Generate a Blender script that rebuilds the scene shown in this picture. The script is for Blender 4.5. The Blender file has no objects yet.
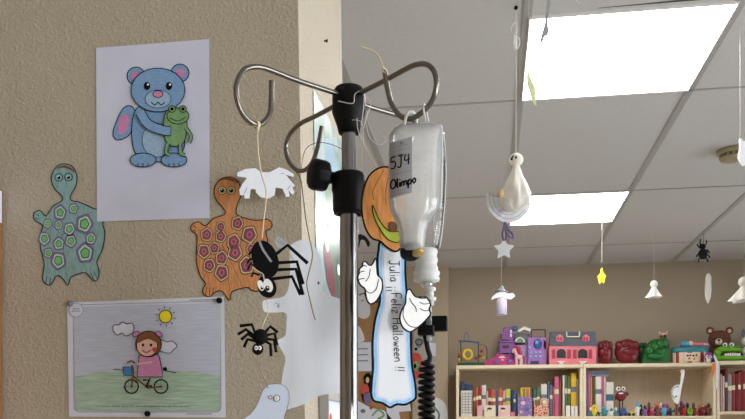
import bpy, math, random
from mathutils import Vector, Matrix
from mathutils.geometry import tessellate_polygon
random.seed(7)
PI = math.pi
SC = bpy.context.scene
COL = SC.collection

# ------------------------------------------------------------------ camera, world, lights
EYE = 1.36                      # eye height
FPX = 790.0                     # focal length in pixels of a 745 wide picture
HZ = 430.0                      # pixel row of the horizon
TH = math.atan(118.0 / FPX)     # camera turned a little to the left of the room's axis
CS, SN = math.cos(TH), math.sin(TH)
cam = bpy.data.objects.new('camera', bpy.data.cameras.new('camera'))
COL.objects.link(cam)
cam.location = (0, 0, EYE)
cam.rotation_euler = (PI / 2, 0, TH)
cam.data.sensor_width = 36
cam.data.lens = 36 * FPX / 745
cam.data.shift_y = (HZ - 209.5) / 745
cam.data.clip_start = 0.02
SC.camera = cam

SC.view_settings.view_transform = 'Standard'
SC.view_settings.look = 'None'
SC.view_settings.gamma = 1
SC.view_settings.use_curve_mapping = False
SC.view_settings.exposure = 0.80
SC.cycles.max_bounces = 10
SC.cycles.diffuse_bounces = 6
SC.cycles.transparent_max_bounces = 24
SC.cycles.caustics_reflective = False
SC.cycles.caustics_refractive = False

world = bpy.data.worlds.new('World')
SC.world = world
world.use_nodes = True
world.node_tree.nodes['Background'].inputs[0].default_value = (0.75, 0.87, 1.0, 1)
world.node_tree.nodes['Background'].inputs[1].default_value = 1.0

def area(name, loc, rot, sx, sy, power, col=(1, 1, 1)):
    l = bpy.data.lights.new(name, 'AREA')
    l.shape = 'RECTANGLE'; l.size = sx; l.size_y = sy; l.energy = power; l.color = col
    o = bpy.data.objects.new(name, l); COL.objects.link(o)
    o.location = loc; o.rotation_euler = rot
    return o
# window light from the right-hand wall; the second and third lamps are added fill
area('daylight_and_fill', (3.5, 1.2, 1.55), (0, PI / 2, 0), 1.7, 2.4, 78, (0.97, 0.985, 1.0))
area('daylight_and_fill', (3.5, -1.7, 1.55), (0, PI / 2, 0), 1.7, 1.6, 110, (0.95, 0.98, 1.0))  # added fill behind the camera, brightens the front faces
area('daylight_and_fill', (3.5, 4.2, 1.55), (0, PI / 2, 0), 1.7, 2.0, 22, (0.97, 0.985, 1.0))  # added fill at the back, brightens bookcases and ceiling
PANEL = 12.0                     # glow of the ceiling panels

# ------------------------------------------------------------------ pixel rays to points of the place
def ray(px, py):
    x = (px - 372.5) / FPX
    return Vector((x * CS - SN, x * SN + CS, (HZ - py) / FPX))
CAM = Vector((0, 0, EYE))
def atZ(px, py, Z): return CAM + ray(px, py) * Z
def atY(px, py, Y):
    r = ray(px, py); return CAM + r * (Y / r.y)
def atX(px, py, X):
    r = ray(px, py); return CAM + r * (X / r.x)
def atH(px, py, h):
    r = ray(px, py); return CAM + r * ((h - EYE) / r.z)
def on_plane(px, py, p0, n):
    r = ray(px, py); return CAM + r * ((p0 - CAM).dot(n) / r.dot(n))

# ------------------------------------------------------------------ materials
def lin(c):
    return tuple(((v / 255) / 12.92 if v / 255 <= 0.04045 else ((v / 255 + 0.055) / 1.055) ** 2.4) for v in c[:3]) + (1,)
MATS = {}
def mat(name, rgb, rough=0.6, metal=0.0, var=0.08, scale=30.0, stretch=(1, 1, 1), bump=0.0, bscale=200.0, emit=0.0,
        coat=0.0, spec=0.5, alpha=1.0, trans=0.0):
    if name in MATS: return MATS[name]
    m = bpy.data.materials.new(name); m.use_nodes = True
    nt = m.node_tree; N = nt.nodes; L = nt.links
    b = N['Principled BSDF']
    b.inputs['Roughness'].default_value = rough
    b.inputs['Metallic'].default_value = metal
    b.inputs['Coat Weight'].default_value = coat
    b.inputs['Specular IOR Level'].default_value = spec
    tc = N.new('ShaderNodeTexCoord'); mp = N.new('ShaderNodeMapping')
    mp.inputs['Scale'].default_value = stretch
    L.new(tc.outputs['Object'], mp.inputs['Vector'])
    nz = N.new('ShaderNodeTexNoise'); nz.inputs['Scale'].default_value = scale; nz.inputs['Detail'].default_value = 4
    L.new(mp.outputs[0], nz.inputs['Vector'])
    cr = N.new('ShaderNodeValToRGB')
    c = lin(rgb)
    cr.color_ramp.elements[0].position = 0.3; cr.color_ramp.elements[1].position = 0.7
    cr.color_ramp.elements[0].color = tuple(max(0, v * (1 - var)) for v in c[:3]) + (1,)
    cr.color_ramp.elements[1].color = tuple(min(1, v * (1 + var)) for v in c[:3]) + (1,)
    L.new(nz.outputs[0], cr.inputs[0]); L.new(cr.outputs[0], b.inputs['Base Color'])
    if bump:
        nb = N.new('ShaderNodeTexNoise'); nb.inputs['Scale'].default_value = bscale; nb.inputs['Detail'].default_value = 3
        L.new(mp.outputs[0], nb.inputs['Vector'])
        bp = N.new('ShaderNodeBump'); bp.inputs['Strength'].default_value = bump; bp.inputs['Distance'].default_value = 0.003
        L.new(nb.outputs[0], bp.inputs['Height']); L.new(bp.outputs[0], b.inputs['Normal'])
    if emit:
        b.inputs['Emission Color'].default_value = (1, 0.985, 0.95, 1); b.inputs['Emission Strength'].default_value = emit
    if alpha < 1: b.inputs['Alpha'].default_value = alpha
    if trans:                    # thin paper or plastic that lets light through
        tr = N.new('ShaderNodeBsdfTranslucent'); tr.inputs[0].default_value = c
        mx = N.new('ShaderNodeMixShader'); mx.inputs[0].default_value = trans
        L.new(b.outputs[0], mx.inputs[1]); L.new(tr.outputs[0], mx.inputs[2])
        L.new(mx.outputs[0], N['Material Output'].inputs[0])
    MATS[name] = m
    return m

def stucco(name, rgb, dist=0.0024, strength=0.42):
    m = bpy.data.materials.new(name); m.use_nodes = True
    nt = m.node_tree; N = nt.nodes; L = nt.links; b = N['Principled BSDF']
    b.inputs['Roughness'].default_value = 0.75
    tc = N.new('ShaderNodeTexCoord')
    n1 = N.new('ShaderNodeTexNoise'); n1.inputs['Scale'].default_value = 185; n1.inputs['Detail'].default_value = 2
    n3 = N.new('ShaderNodeTexNoise'); n3.inputs['Scale'].default_value = 330; n3.inputs['Detail'].default_value = 2
    n2 = N.new('ShaderNodeTexNoise'); n2.inputs['Scale'].default_value = 6; n2.inputs['Detail'].default_value = 2
    for n in (n1, n2, n3): L.new(tc.outputs['Object'], n.inputs['Vector'])
    rp = N.new('ShaderNodeValToRGB')
    rp.color_ramp.elements[0].position = 0.45; rp.color_ramp.elements[1].position = 0.66
    L.new(n1.outputs[0], rp.inputs[0])
    ad = N.new('ShaderNodeMath'); ad.operation = 'MULTIPLY_ADD'; ad.inputs[1].default_value = 1.3
    L.new(n3.outputs[0], ad.inputs[0]); L.new(rp.outputs[0], ad.inputs[2])
    bp = N.new('ShaderNodeBump'); bp.inputs['Strength'].default_value = strength; bp.inputs['Distance'].default_value = dist
    L.new(ad.outputs[0], bp.inputs['Height']); L.new(bp.outputs[0], b.inputs['Normal'])
    cr = N.new('ShaderNodeValToRGB'); c = lin(rgb)
    cr.color_ramp.elements[0].color = tuple(v * 0.93 for v in c[:3]) + (1,)
    cr.color_ramp.elements[1].color = tuple(min(1, v * 1.07) for v in c[:3]) + (1,)
    L.new(n2.outputs[0], cr.inputs[0]); L.new(cr.outputs[0], b.inputs['Base Color'])
    MATS[name] = m
    return m

def clear(name, rgb=(255, 255, 255), see=0.8, rough=0.1, body=(235, 238, 240), trl=0.5):
    """thin clear or frosted plastic: partly see-through, partly milky, with a gloss"""
    m = bpy.data.materials.new(name); m.use_nodes = True
    nt = m.node_tree; N = nt.nodes; L = nt.links
    N.remove(N['Principled BSDF'])
    tp = N.new('ShaderNodeBsdfTransparent'); tp.inputs[0].default_value = lin(rgb)
    di = N.new('ShaderNodeBsdfDiffuse'); di.inputs[0].default_value = lin(body)
    tl = N.new('ShaderNodeBsdfTranslucent'); tl.inputs[0].default_value = lin(body)
    m1 = N.new('ShaderNodeMixShader'); m1.inputs[0].default_value = trl
    L.new(di.outputs[0], m1.inputs[1]); L.new(tl.outputs[0], m1.inputs[2])
    tc = N.new('ShaderNodeTexCoord'); nz = N.new('ShaderNodeTexNoise'); nz.inputs['Scale'].default_value = 60
    L.new(tc.outputs['Object'], nz.inputs['Vector'])
    mr = N.new('ShaderNodeMapRange'); mr.inputs[3].default_value = max(0, 1 - see - 0.12); mr.inputs[4].default_value = min(1, 1 - see + 0.12)
    L.new(nz.outputs[0], mr.inputs[0])
    m2 = N.new('ShaderNodeMixShader'); L.new(mr.outputs[0], m2.inputs[0])
    L.new(tp.outputs[0], m2.inputs[1]); L.new(m1.outputs[0], m2.inputs[2])
    gl = N.new('ShaderNodeBsdfGlossy'); gl.inputs['Roughness'].default_value = rough
    bp = N.new('ShaderNodeBump'); bp.inputs['Strength'].default_value = 0.3; bp.inputs['Distance'].default_value = 0.004
    L.new(nz.outputs[0], bp.inputs['Height']); L.new(bp.outputs[0], gl.inputs['Normal'])
    fr = N.new('ShaderNodeFresnel'); fr.inputs[0].default_value = 1.45
    m3 = N.new('ShaderNodeMixShader'); L.new(fr.outputs[0], m3.inputs[0])
    L.new(m2.outputs[0], m3.inputs[1]); L.new(gl.outputs[0], m3.inputs[2])
    L.new(m3.outputs[0], N['Material Output'].inputs[0])
    MATS[name] = m
    return m

def plain(name, rgb, rough=0.6, **k): return mat(name, rgb, rough, **k)
stucco('stucco', (188, 177, 157))
stucco('stucco_rough', (188, 177, 157), 0.0032, 0.75)
plain('wall_paint', (180, 165, 145), 0.8, var=0.03, scale=3, bump=0.15, bscale=150)
plain('pilaster_paint', (192, 176, 152), 0.8, var=0.03, scale=3, bump=0.15, bscale=150)
plain('tile', (204, 202, 200), 0.9, var=0.025, scale=60, bump=0.1, bscale=300)
plain('tee', (170, 168, 165), 0.5, var=0.02)
plain('gap', (70, 66, 62), 0.9)
plain('panel', (255, 255, 255), 0.5, emit=PANEL)
plain('white_metal', (232, 232, 230), 0.4)
plain('floor', (198, 198, 196), 0.45, var=0.06, scale=5)
plain('birch', (236, 220, 192), 0.5, var=0.07, scale=14, stretch=(1, 1, 9))
plain('birch_flat', (236, 220, 192), 0.5, var=0.07, scale=14, stretch=(1, 9, 9))
plain('birch_back', (206, 188, 164), 0.6, var=0.05, scale=10, stretch=(6, 1, 1))
plain('brown_wood', (140, 98, 62), 0.5, var=0.2, scale=12, stretch=(8, 8, 1))
plain('steel', (142, 141, 140), 0.24, metal=1.0, var=0.05, scale=40, stretch=(1, 1, .1))
plain('steel_arm', (126, 121, 114), 0.28, metal=1.0, var=0.05, scale=40)
plain('black_plastic', (8, 8, 10), 0.5, spec=0.18, var=0.1, bump=0.05)
plain('black_rubber', (9, 9, 10), 0.5, spec=0.2)
plain('paper', (222, 226, 240), 0.85, var=0.02, scale=25)
plain('paper_lav', (216, 220, 240), 0.85, var=0.03, scale=18)
plain('sky_pencil', (198, 204, 222), 0.85, var=0.10, scale=40, stretch=(.6, 1, 9))
plain('grass_pencil', (172, 198, 178), 0.85, var=0.22, scale=40, stretch=(.6, 1, 9))
plain('white_card', (226, 229, 235), 0.75, var=0.02)
plain('ghost_card', (228, 231, 237), 0.6, var=0.02, scale=8, trans=0.15)
plain('blue_card', (206, 217, 236), 0.75, var=0.03)
plain('ink', (11, 11, 13), 0.7, spec=0.15)
plain('ink_grey', (120, 120, 130), 0.7)
plain('blue_pencil', (130, 168, 210), 0.85, var=0.16, scale=60, stretch=(2, 1, 8))
plain('blue_light', (160, 192, 222), 0.85, var=0.12, scale=60, stretch=(2, 1, 8))
plain('bone_blue', (150, 198, 240), 0.85, var=0.14, scale=90, stretch=(4, 1, 1))
plain('pink_pencil', (214, 142, 188), 0.85, var=0.14, scale=60, stretch=(2, 1, 8))
plain('skin_pencil', (236, 190, 176), 0.85, var=0.06)
plain('hair_pencil', (132, 84, 52), 0.85, var=0.2, scale=80)
plain('frog_pencil', (126, 168, 116), 0.85, var=0.16, scale=60)
plain('red_pencil', (206, 84, 76), 0.85, var=0.1)
plain('sun_pencil', (246, 226, 40), 0.85, var=0.06)
plain('basket_pencil', (70, 132, 196), 0.85, var=0.14, scale=90)
plain('brown_pencil', (120, 84, 56), 0.85)
plain('turtle_teal', (140, 176, 174), 0.8, var=0.2, scale=45, stretch=(5, 1, 1))
plain('turtle_orange', (214, 146, 94), 0.8, var=0.2, scale=45, stretch=(5, 1, 1))
plain('cell_purple', (126, 112, 146), 0.85, var=0.15)
plain('cell_green', (128, 196, 124), 0.85, var=0.15)
plain('cell_pale', (186, 214, 206), 0.85)
plain('cell_rose', (156, 72, 104), 0.85, var=0.15)
plain('cell_tan', (226, 196, 150), 0.85)
plain('cell_dark', (84, 84, 62), 0.85)
plain('pumpkin', (232, 158, 88), 0.8, var=0.22, scale=50, stretch=(5, 1, .7))
plain('lime', (186, 202, 70), 0.8, var=0.1)
plain('eye_white', (246, 246, 246), 0.5)
plain('eye_teal', (76, 150, 150), 0.6)
plain('string', (214, 200, 168), 0.9)
plain('thread', (206, 202, 196), 0.8)
plain('thread_brown', (150, 128, 98), 0.9)
plain('nylon', (226, 224, 220), 0.3)
plain('tape_grey', (150, 152, 156), 0.6)
plain('label_grey', (158, 158, 162), 0.7, var=0.03)
plain('amber', (160, 136, 66), 0.3, coat=0.3)
plain('port_white', (236, 238, 236), 0.35, trans=0.3)
plain('cloth', (236, 234, 228), 0.9, var=0.05, bump=0.3, bscale=60, trans=0.3)
plain('poster_green', (70, 104, 82), 0.3, var=.2)
plain('poster_maroon', (112, 42, 60), 0.3, var=.2)
plain('poster_dark', (70, 78, 78), 0.3)
plain('poster_peach', (206, 164, 146), 0.3)
plain('poster_blue', (140, 176, 196), 0.3, var=.2)
plain('cork', (172, 130, 88), 0.9, var=0.25, scale=160, bump=0.2)
plain('grey_sheet', (176, 172, 168), 0.8)
plain('nicotine', (168, 156, 128), 0.6)
plain('det_dark', (112, 98, 72), 0.6)
clear('bag_film', see=0.42, rough=0.1, body=(254, 255, 255), trl=0.5)
clear('clear_film', see=0.86, rough=0.08)
clear('clear_chamber', see=0.62, rough=0.1)
clear('window_glass', see=0.96, rough=0.02)
# the poster on the bright side wall and the shiny half disc: patches of colour
def patches(name, cols, scale, rough, metal=0.0, coat=0.0):
    m = bpy.data.materials.new(name); m.use_nodes = True
    nt = m.node_tree; N = nt.nodes; L = nt.links; b = N['Principled BSDF']
    b.inputs['Roughness'].default_value = rough; b.inputs['Metallic'].default_value = metal; b.inputs['Coat Weight'].default_value = coat
    tc = N.new('ShaderNodeTexCoord'); nz = N.new('ShaderNodeTexNoise'); nz.inputs['Scale'].default_value = scale; nz.inputs['Detail'].default_value = 1
    L.new(tc.outputs['Object'], nz.inputs['Vector'])
    cr = N.new('ShaderNodeValToRGB'); e = cr.color_ramp.elements
    e[0].position = 0.3; e[0].color = lin(cols[0]); e[1].position = 0.7; e[1].color = lin(cols[-1])
    for i, c in enumerate(cols[1:-1]):
        k = e.new(0.3 + 0.4 * (i + 1) / (len(cols) - 1)); k.color = lin(c)
    L.new(nz.outputs[0], cr.inputs[0]); L.new(cr.outputs[0], b.inputs['Base Color'])
    MATS[name] = m
patches('poster', [(196, 204, 208), (160, 184, 188), (120, 150, 140), (200, 208, 210)], 9, 0.3, coat=0.25)
patches('iridescent', [(214, 206, 238), (244, 244, 248), (222, 236, 240), (244, 224, 236)], 30, 0.2, metal=0.1, coat=0.6)
patches('cover_mix', [(120, 70, 140), (170, 120, 190), (90, 110, 170), (220, 190, 210)], 60, 0.4)
patches('berry_mix', [(180, 30, 40), (206, 40, 50), (230, 220, 190), (80, 130, 60)], 70, 0.4)

for n_, c_, kw in (('toy_purple', (138, 78, 158), {}), ('toy_violet', (164, 112, 190), {}), ('toy_lilac', (190, 160, 214), {}), ('toy_magenta', (186, 44, 112), {}), ('toy_pink', (232, 128, 140), {}), ('toy_pale_pink', (240, 196, 196), {}),
                   ('toy_rose', (178, 52, 84), {}), ('toy_grey', (104, 110, 122), {}), ('toy_white', (238, 236, 232), {}), ('toy_red', (176, 40, 44), {}), ('toy_darkred', (116, 24, 34), {}), ('toy_green', (36, 112, 48), {}), ('toy_lime', (110, 178, 40), {}),
                   ('toy_darkgreen', (28, 80, 40), {}), ('toy_teal', (60, 138, 152), {}), ('toy_blue', (44, 92, 158), {}), ('toy_navy', (36, 46, 88), {}), ('toy_yellow', (236, 206, 40), {}), ('toy_orange', (226, 122, 50), {}), ('toy_brown', (112, 72, 56), {}),
                   ('toy_black', (26, 26, 28), {}), ('toy_cyan', (80, 176, 206), {}), ('pale_lilac', (226, 216, 240), {}), ('pale_yellow', (228, 228, 180), {}), ('bright_yellow', (236, 228, 60), {}), ('toy_cream', (236, 226, 196), {}), ('toy_mouth', (60, 24, 24), {})):
    if n_ not in MATS: plain(n_, c_, .4, var=.06, **kw)
plain('fuzzy', (18, 18, 20), .95, bump=.6, bscale=500)
plain('plush_brown', (108, 70, 54), .95, bump=.5, bscale=400)

# ------------------------------------------------------------------ mesh collector
class MB:
    def __init__(s): s.v = []; s.f = []; s.m = []; s.s = []; s.names = []
    def mi(s, name):
        if name not in s.names: s.names.append(name)
        return s.names.index(name)
    def add(s, vs, fs, m, smooth=False):
        k = len(s.v); i = s.mi(m)
        s.v += [Vector(p) for p in vs]
        for f in fs:
            s.f.append([q + k for q in f]); s.m.append(i); s.s.append(smooth)
        return s
    def box(s, a, b, m, bev=0.0):
        x0, x1 = sorted((a[0], b[0])); y0, y1 = sorted((a[1], b[1])); z0, z1 = sorted((a[2], b[2]))
        if bev <= 0:
            vs = [(x, y, z) for z in (z0, z1) for y in (y0, y1) for x in (x0, x1)]
            fs = [(0, 2, 3, 1), (4, 5, 7, 6), (0, 1, 5, 4), (2, 6, 7, 3), (0, 4, 6, 2), (1, 3, 7, 5)]
            return s.add(vs, fs, m)
        bev = min(bev, (x1 - x0) / 2.2, (y1 - y0) / 2.2, (z1 - z0) / 2.2)
        lo = Vector((x0, y0, z0)); hi = Vector((x1, y1, z1)); vs = []; ids = {}
        for cx in (0, 1):
            for cy in (0, 1):
                for cz in (0, 1):
                    for ax in range(3):
                        p = [(lo if c == 0 else hi)[i] for i, c in enumerate((cx, cy, cz))]
                        for i, c in enumerate((cx, cy, cz)):
                            if i != ax: p[i] += bev if c == 0 else -bev
                        ids[(cx, cy, cz, ax)] = len(vs); vs.append(p)
        fs = []
        for ax in range(3):
            o = [i for i in range(3) if i != ax]
            for c in (0, 1):
                q = []
                for (a1, b1) in ((0, 0), (1, 0), (1, 1), (0, 1)):
                    k = [0, 0, 0]; k[ax] = c; k[o[0]] = a1; k[o[1]] = b1
                    q.append(ids[(*k, ax)])
                fs.append(q)
            for a1 in (0, 1):          # edges parallel to ax
                for b1 in (0, 1):
                    k0 = [0, 0, 0]; k0[o[0]] = a1; k0[o[1]] = b1; k1 = list(k0); k1[ax] = 1
                    fs.append([ids[(*k0, o[0])], ids[(*k0, o[1])], ids[(*k1, o[1])], ids[(*k1, o[0])]])
        for cx in (0, 1):
            for cy in (0, 1):
                for cz in (0, 1): fs.append([ids[(cx, cy, cz, a1)] for a1 in range(3)])
        ctr = (lo + hi) / 2                       # turn every face outwards
        out = []
        for f in fs:
            P = [Vector(vs[i]) for i in f]
            n = (P[1] - P[0]).cross(P[2] - P[0]); c = sum(P, Vector()) / len(P)
            out.append(f if n.dot(c - ctr) > 0 else f[::-1])
        return s.add(vs, out, m)
    def tube(s, pts, r, m, seg=10, closed=False, caps=True):
        P = [Vector(p) for p in pts]; n = len(P)
        R = r if isinstance(r, (list, tuple)) else [r] * n
        vs = []; up = None
        for i in range(n):
            a = P[(i - 1) % n] if (closed or i > 0) else P[i]; b = P[(i + 1) % n] if (closed or i < n - 1) else P[i]
            t = (b - a).normalized() if (b - a).length > 1e-9 else Vector((0, 0, 1))
            if up is None:
                up = t.orthogonal().normalized()
            up = (up - t * up.dot(t))
            up = up.normalized() if up.length > 1e-6 else t.orthogonal().normalized()
            w = t.cross(up)
            for k in range(seg):
                an = 2 * PI * k / seg
                vs.append(P[i] + (up * math.cos(an) + w * math.sin(an)) * R[i])
        fs = []
        for i in range(n if closed else n - 1):
            j = (i + 1) % n
            for k in range(seg):
                l = (k + 1) % seg
                fs.append((i * seg + k, i * seg + l, j * seg + l, j * seg + k))
        s.add(vs, fs, m, True)
        if caps and not closed:
            s.add(vs[:seg], [tuple(range(seg))[::-1]], m); s.add(vs[-seg:], [tuple(range(seg))], m)
        return s
    def lathe(s, prof, o, m, seg=20, axis=(0, 0, 1), wave=None, smooth=True):
        """prof: list of (radius, height along axis)"""
        o = Vector(o); ax = Vector(axis).normalized(); u = ax.orthogonal().normalized(); w = ax.cross(u)
        vs = []
        for i, (r, h) in enumerate(prof):
            for k in range(seg):
                an = 2 * PI * k / seg; rr = r * (1 + wave(an, i / (len(prof) - 1))) if wave else r
                vs.append(o + ax * h + (u * math.cos(an) + w * math.sin(an)) * max(rr, 1e-5))
        fs = []
        for i in range(len(prof) - 1):
            for k in range(seg):
                l = (k + 1) % seg
                fs.append((i * seg + k, i * seg + l, (i + 1) * seg + l, (i + 1) * seg + k))
        return s.add(vs, fs, m, smooth)
    def ball(s, c, r, m, seg=14, rings=9, rot=None):
        c = Vector(c); r = Vector((r, r, r)) if not hasattr(r, '__len__') else Vector(r)
        vs = []
        for i in range(rings + 1):
            t = PI * i / rings
            for k in range(seg):
                a = 2 * PI * k / seg
                p = Vector((r.x * math.sin(t) * math.cos(a), r.y * math.sin(t) * math.sin(a), -r.z * math.cos(t)))
                vs.append(c + (rot @ p if rot else p))
        fs = []
        for i in range(rings):
            for k in range(seg):
                l = (k + 1) % seg
                fs.append((i * seg + k, i * seg + l, (i + 1) * seg + l, (i + 1) * seg + k))
        return s.add(vs, fs, m, True)
    def prism(s, pts, d, m):
        """flat outline (list of 3D points) pushed along vector d"""
        P = [Vector(p) for p in pts]; d = Vector(d); n = len(P)
        tri = tessellate_polygon([P])
        s.add(P, [t for t in tri], m); s.add([p + d for p in P], [t[::-1] for t in tri], m)
        vs = P + [p + d for p in P]
        s.add(vs, [(i, (i + 1) % n, n + (i + 1) % n, n + i) for i in range(n)], m)
        return s

ORG = {}
def mesh_obj(name, mb, org):
    me = bpy.data.meshes.new(name)
    me.from_pydata([tuple(v - org) for v in mb.v], [], mb.f)
    for n in mb.names: me.materials.append(MATS[n])
    me.polygons.foreach_set('material_index', mb.m)
    me.polygons.foreach_set('use_smooth', mb.s)
    me.update()
    o = bpy.data.objects.new(name, me); COL.objects.link(o)
    return o
def tag(o, label, cat, group=None, kind=None):
    if label: o['label'] = label
    if cat: o['category'] = cat
    if group: o['group'] = group
    if kind: o['kind'] = kind
    return o
def thing(name, label, cat, loc, group=None):
    o = bpy.data.objects.new(name, None); COL.objects.link(o)
    o.empty_display_size = 0.02
    o.location = loc; ORG[o] = Vector(loc)
    return tag(o, label, cat, group)
def part(name, mb, parent, label=None):
    o = mesh_obj(name, mb, ORG[parent]); o.parent = parent; ORG[o] = ORG[parent]
    if label: o['label'] = label
    return o
def single(name, mb, label, cat, group=None):
    lo = Vector([min(v[i] for v in mb.v) for i in range(3)]); hi = Vector([max(v[i] for v in mb.v) for i in range(3)])
    org = Vector(((lo.x + hi.x) / 2, (lo.y + hi.y) / 2, lo.z))
    o = mesh_obj(name, mb, org); o.location = org; ORG[o] = org
    return tag(o, label, cat, group)
def struct(name, mb, parent=None):
    if parent: return part(name, mb, parent)
    o = mesh_obj(name, mb, Vector()); o['kind'] = 'structure'; ORG[o] = Vector()
    return o

# ------------------------------------------------------------------ flat drawings on a plane of the place
def smooth(pts, closed=True, n=5):
    out = []; N = len(pts)
    for i in range(N if closed else N - 1):
        p = [pts[(i + k) % N] if closed else pts[min(max(i + k, 0), N - 1)] for k in (-1, 0, 1, 2)]
        for j in range(n):
            t = j / n
            out.append(tuple(0.5 * (2 * p[1][c] + (p[2][c] - p[0][c]) * t + (2 * p[0][c] - 5 * p[1][c] + 4 * p[2][c] - p[3][c]) * t * t
                             + (3 * p[1][c] - p[0][c] - 3 * p[2][c] + p[3][c]) * t ** 3) for c in (0, 1)))
    if not closed: out.append(tuple(pts[-1]))
    return out
def crop(pts, x0, y0, s): return [(x0 + x / s, y0 + y / s) for x, y in pts]
def ell(cx, cy, rx, ry=None, rot=0, n=22, a0=0, a1=360):
    ry = rx if ry is None else ry; out = []; c, s_ = math.cos(math.radians(rot)), math.sin(math.radians(rot))
    full = a1 - a0 >= 360
    for i in range(n if full else n + 1):
        a = math.radians(a0 + (a1 - a0) * i / n); x, y = rx * math.cos(a), ry * math.sin(a)
        out.append((cx + x * c - y * s_, cy + x * s_ + y * c))
    return out
class Sheet:
    LAY = 0.00025
    def __init__(s, p0, n, surf=None):
        s.p0 = Vector(p0); s.n = Vector(n).normalized(); s.mb = MB(); s.surf = surf
        if s.n.dot(CAM - s.p0) < 0: s.n = -s.n
    def P(s, px, py, lay=0):
        if s.surf: return s.surf(px, py, lay * s.LAY)
        return on_plane(px, py, s.p0 + s.n * (lay * s.LAY), s.n)
    def poly(s, pts, m, lay):
        P = [Vector((x, y, 0)) for x, y in pts]
        tri = tessellate_polygon([P])
        V = [s.P(x, y, lay) for x, y in pts]
        fs = []
        for t in tri:
            nrm = (V[t[1]] - V[t[0]]).cross(V[t[2]] - V[t[0]])
            fs.append(t if nrm.dot(s.n) > 0 else t[::-1])
        s.mb.add(V, fs, m); return s
    def card(s, pts, m, th=0.0006, lay=0, edge=None):
        """a cut-out with real thickness; its front lies at layer lay"""
        s.poly(pts, m, lay)
        F = [s.P(x, y, lay) for x, y in pts]; B = [p - s.n * th for p in F]; n = len(F)
        tri = tessellate_polygon([[Vector((x, y, 0)) for x, y in pts]])
        fs = []
        for t in tri:
            nrm = (B[t[1]] - B[t[0]]).cross(B[t[2]] - B[t[0]])
            fs.append(t if nrm.dot(s.n) < 0 else t[::-1])
        s.mb.add(B, fs, edge or m)
        s.mb.add(F + B, [(i, (i + 1) % n, n + (i + 1) % n, n + i) for i in range(n)], edge or m)
        return s
    def stroke(s, pts, w, m, lay, closed=False):
        n = len(pts); V = []
        for i in range(n):
            a = pts[(i - 1) % n] if (closed or i) else pts[i]; b = pts[(i + 1) % n] if (closed or i < n - 1) else pts[i]
            dx, dy = b[0] - a[0], b[1] - a[1]; l = math.hypot(dx, dy) or 1
            nx, ny = -dy / l * w / 2, dx / l * w / 2
            V += [s.P(pts[i][0] + nx, pts[i][1] + ny, lay), s.P(pts[i][0] - nx, pts[i][1] - ny, lay)]
        fs = []
        for i in range(n if closed else n - 1):
            j = (i + 1) % n; f = (2 * i, 2 * i + 1, 2 * j + 1, 2 * j)
            nrm = (V[f[1]] - V[f[0]]).cross(V[f[2]] - V[f[0]])
            fs.append(f if nrm.dot(s.n) > 0 else f[::-1])
        s.mb.add(V, fs, m); return s
    def shape(s, pts, fill, lay, w=1.0, ink='ink'):
        s.poly(pts, fill, lay); s.stroke(pts, w, ink, lay + 1, True); return s

# single-stroke handwriting, letter-up = +y, cap height 1
GLY = {
 'J': (.6, [[(.1, 1), (.6, 1)], [(.4, 1), (.4, .15), (.25, -.05), (.05, .1)]]),
 'u': (.5, [[(.05, .5), (.08, .1), (.25, 0), (.4, .15), (.42, .5)], [(.42, .5), (.45, 0)]]),
 'l': (.25, [[(.1, 1), (.08, .1), (.2, 0)]]),
 'i': (.2, [[(.1, .5), (.1, 0)], [(.1, .72), (.12, .8)]]),
 'a': (.5, [[(.4, .45), (.2, .5), (.05, .25), (.15, 0), (.35, .1), (.4, .5), (.42, .1), (.5, 0)]]),
 '~': (.28, [[(.1, .1), (.12, -.5)], [(.1, .38), (.12, .46)]]),
 'F': (.6, [[(.1, 0), (.12, 1), (.6, 1)], [(.1, .5), (.45, .52)]]),
 'e': (.45, [[(.05, .25), (.4, .3), (.25, .5), (.05, .3), (.12, .03), (.4, .05)]]),
 'z': (.45, [[(.05, .5), (.4, .5), (.05, 0), (.42, 0)]]),
 'H': (.7, [[(.08, 1), (.08, 0)], [(.58, 1), (.58, 0)], [(.08, .5), (.58, .52)]]),
 'o': (.45, [[(.22, .5), (.05, .28), (.18, 0), (.38, .18), (.32, .45), (.22, .5)]]),
 'w': (.6, [[(.05, .5), (.15, 0), (.28, .4), (.4, 0), (.55, .5)]]),
 'n': (.5, [[(.07, .5), (.08, 0), (.1, .35), (.25, .5), (.4, .4), (.42, 0)]]),
 'm': (.75, [[(.05, .5), (.05, 0), (.08, .35), (.22, .5), (.34, .35), (.34, 0), (.38, .35), (.52, .5), (.65, .35), (.66, 0)]]),
 'p': (.5, [[(.08, .5), (.08, -.4)], [(.08, .4), (.3, .5), (.42, .25), (.28, 0), (.08, .08)]]),
 'O': (.7, [[(.35, 1), (.08, .7), (.1, .2), (.35, 0), (.6, .25), (.58, .75), (.35, 1)]]),
 '!': (.25, [[(.15, 1), (.1, .3)], [(.1, .1), (.09, .02)]]),
 '5': (.55, [[(.5, 1), (.12, 1), (.1, .6), (.35, .65), (.5, .35), (.35, 0), (.05, .08)]]),
 '4': (.6, [[(.15, 1), (.08, .45), (.55, .5)], [(.45, .95), (.42, 0)]]),
 ' ': (.35, []),
}
def write(sheet, text, f, size, w, m, lay, gap=.12):
    """f(u, v) -> pixel for u along the line and v up, in pixels"""
    u = 0
    for ch in text:
        wd, st = GLY[ch]
        for pl in st:
            sheet.stroke([f(u + x * size, y * size) for x, y in smooth(pl, False, 3)] if len(pl) > 2 else [f(u + x * size, y * size) for x, y in pl], w, m, lay)
        u += (wd + gap) * size
    return u

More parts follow.
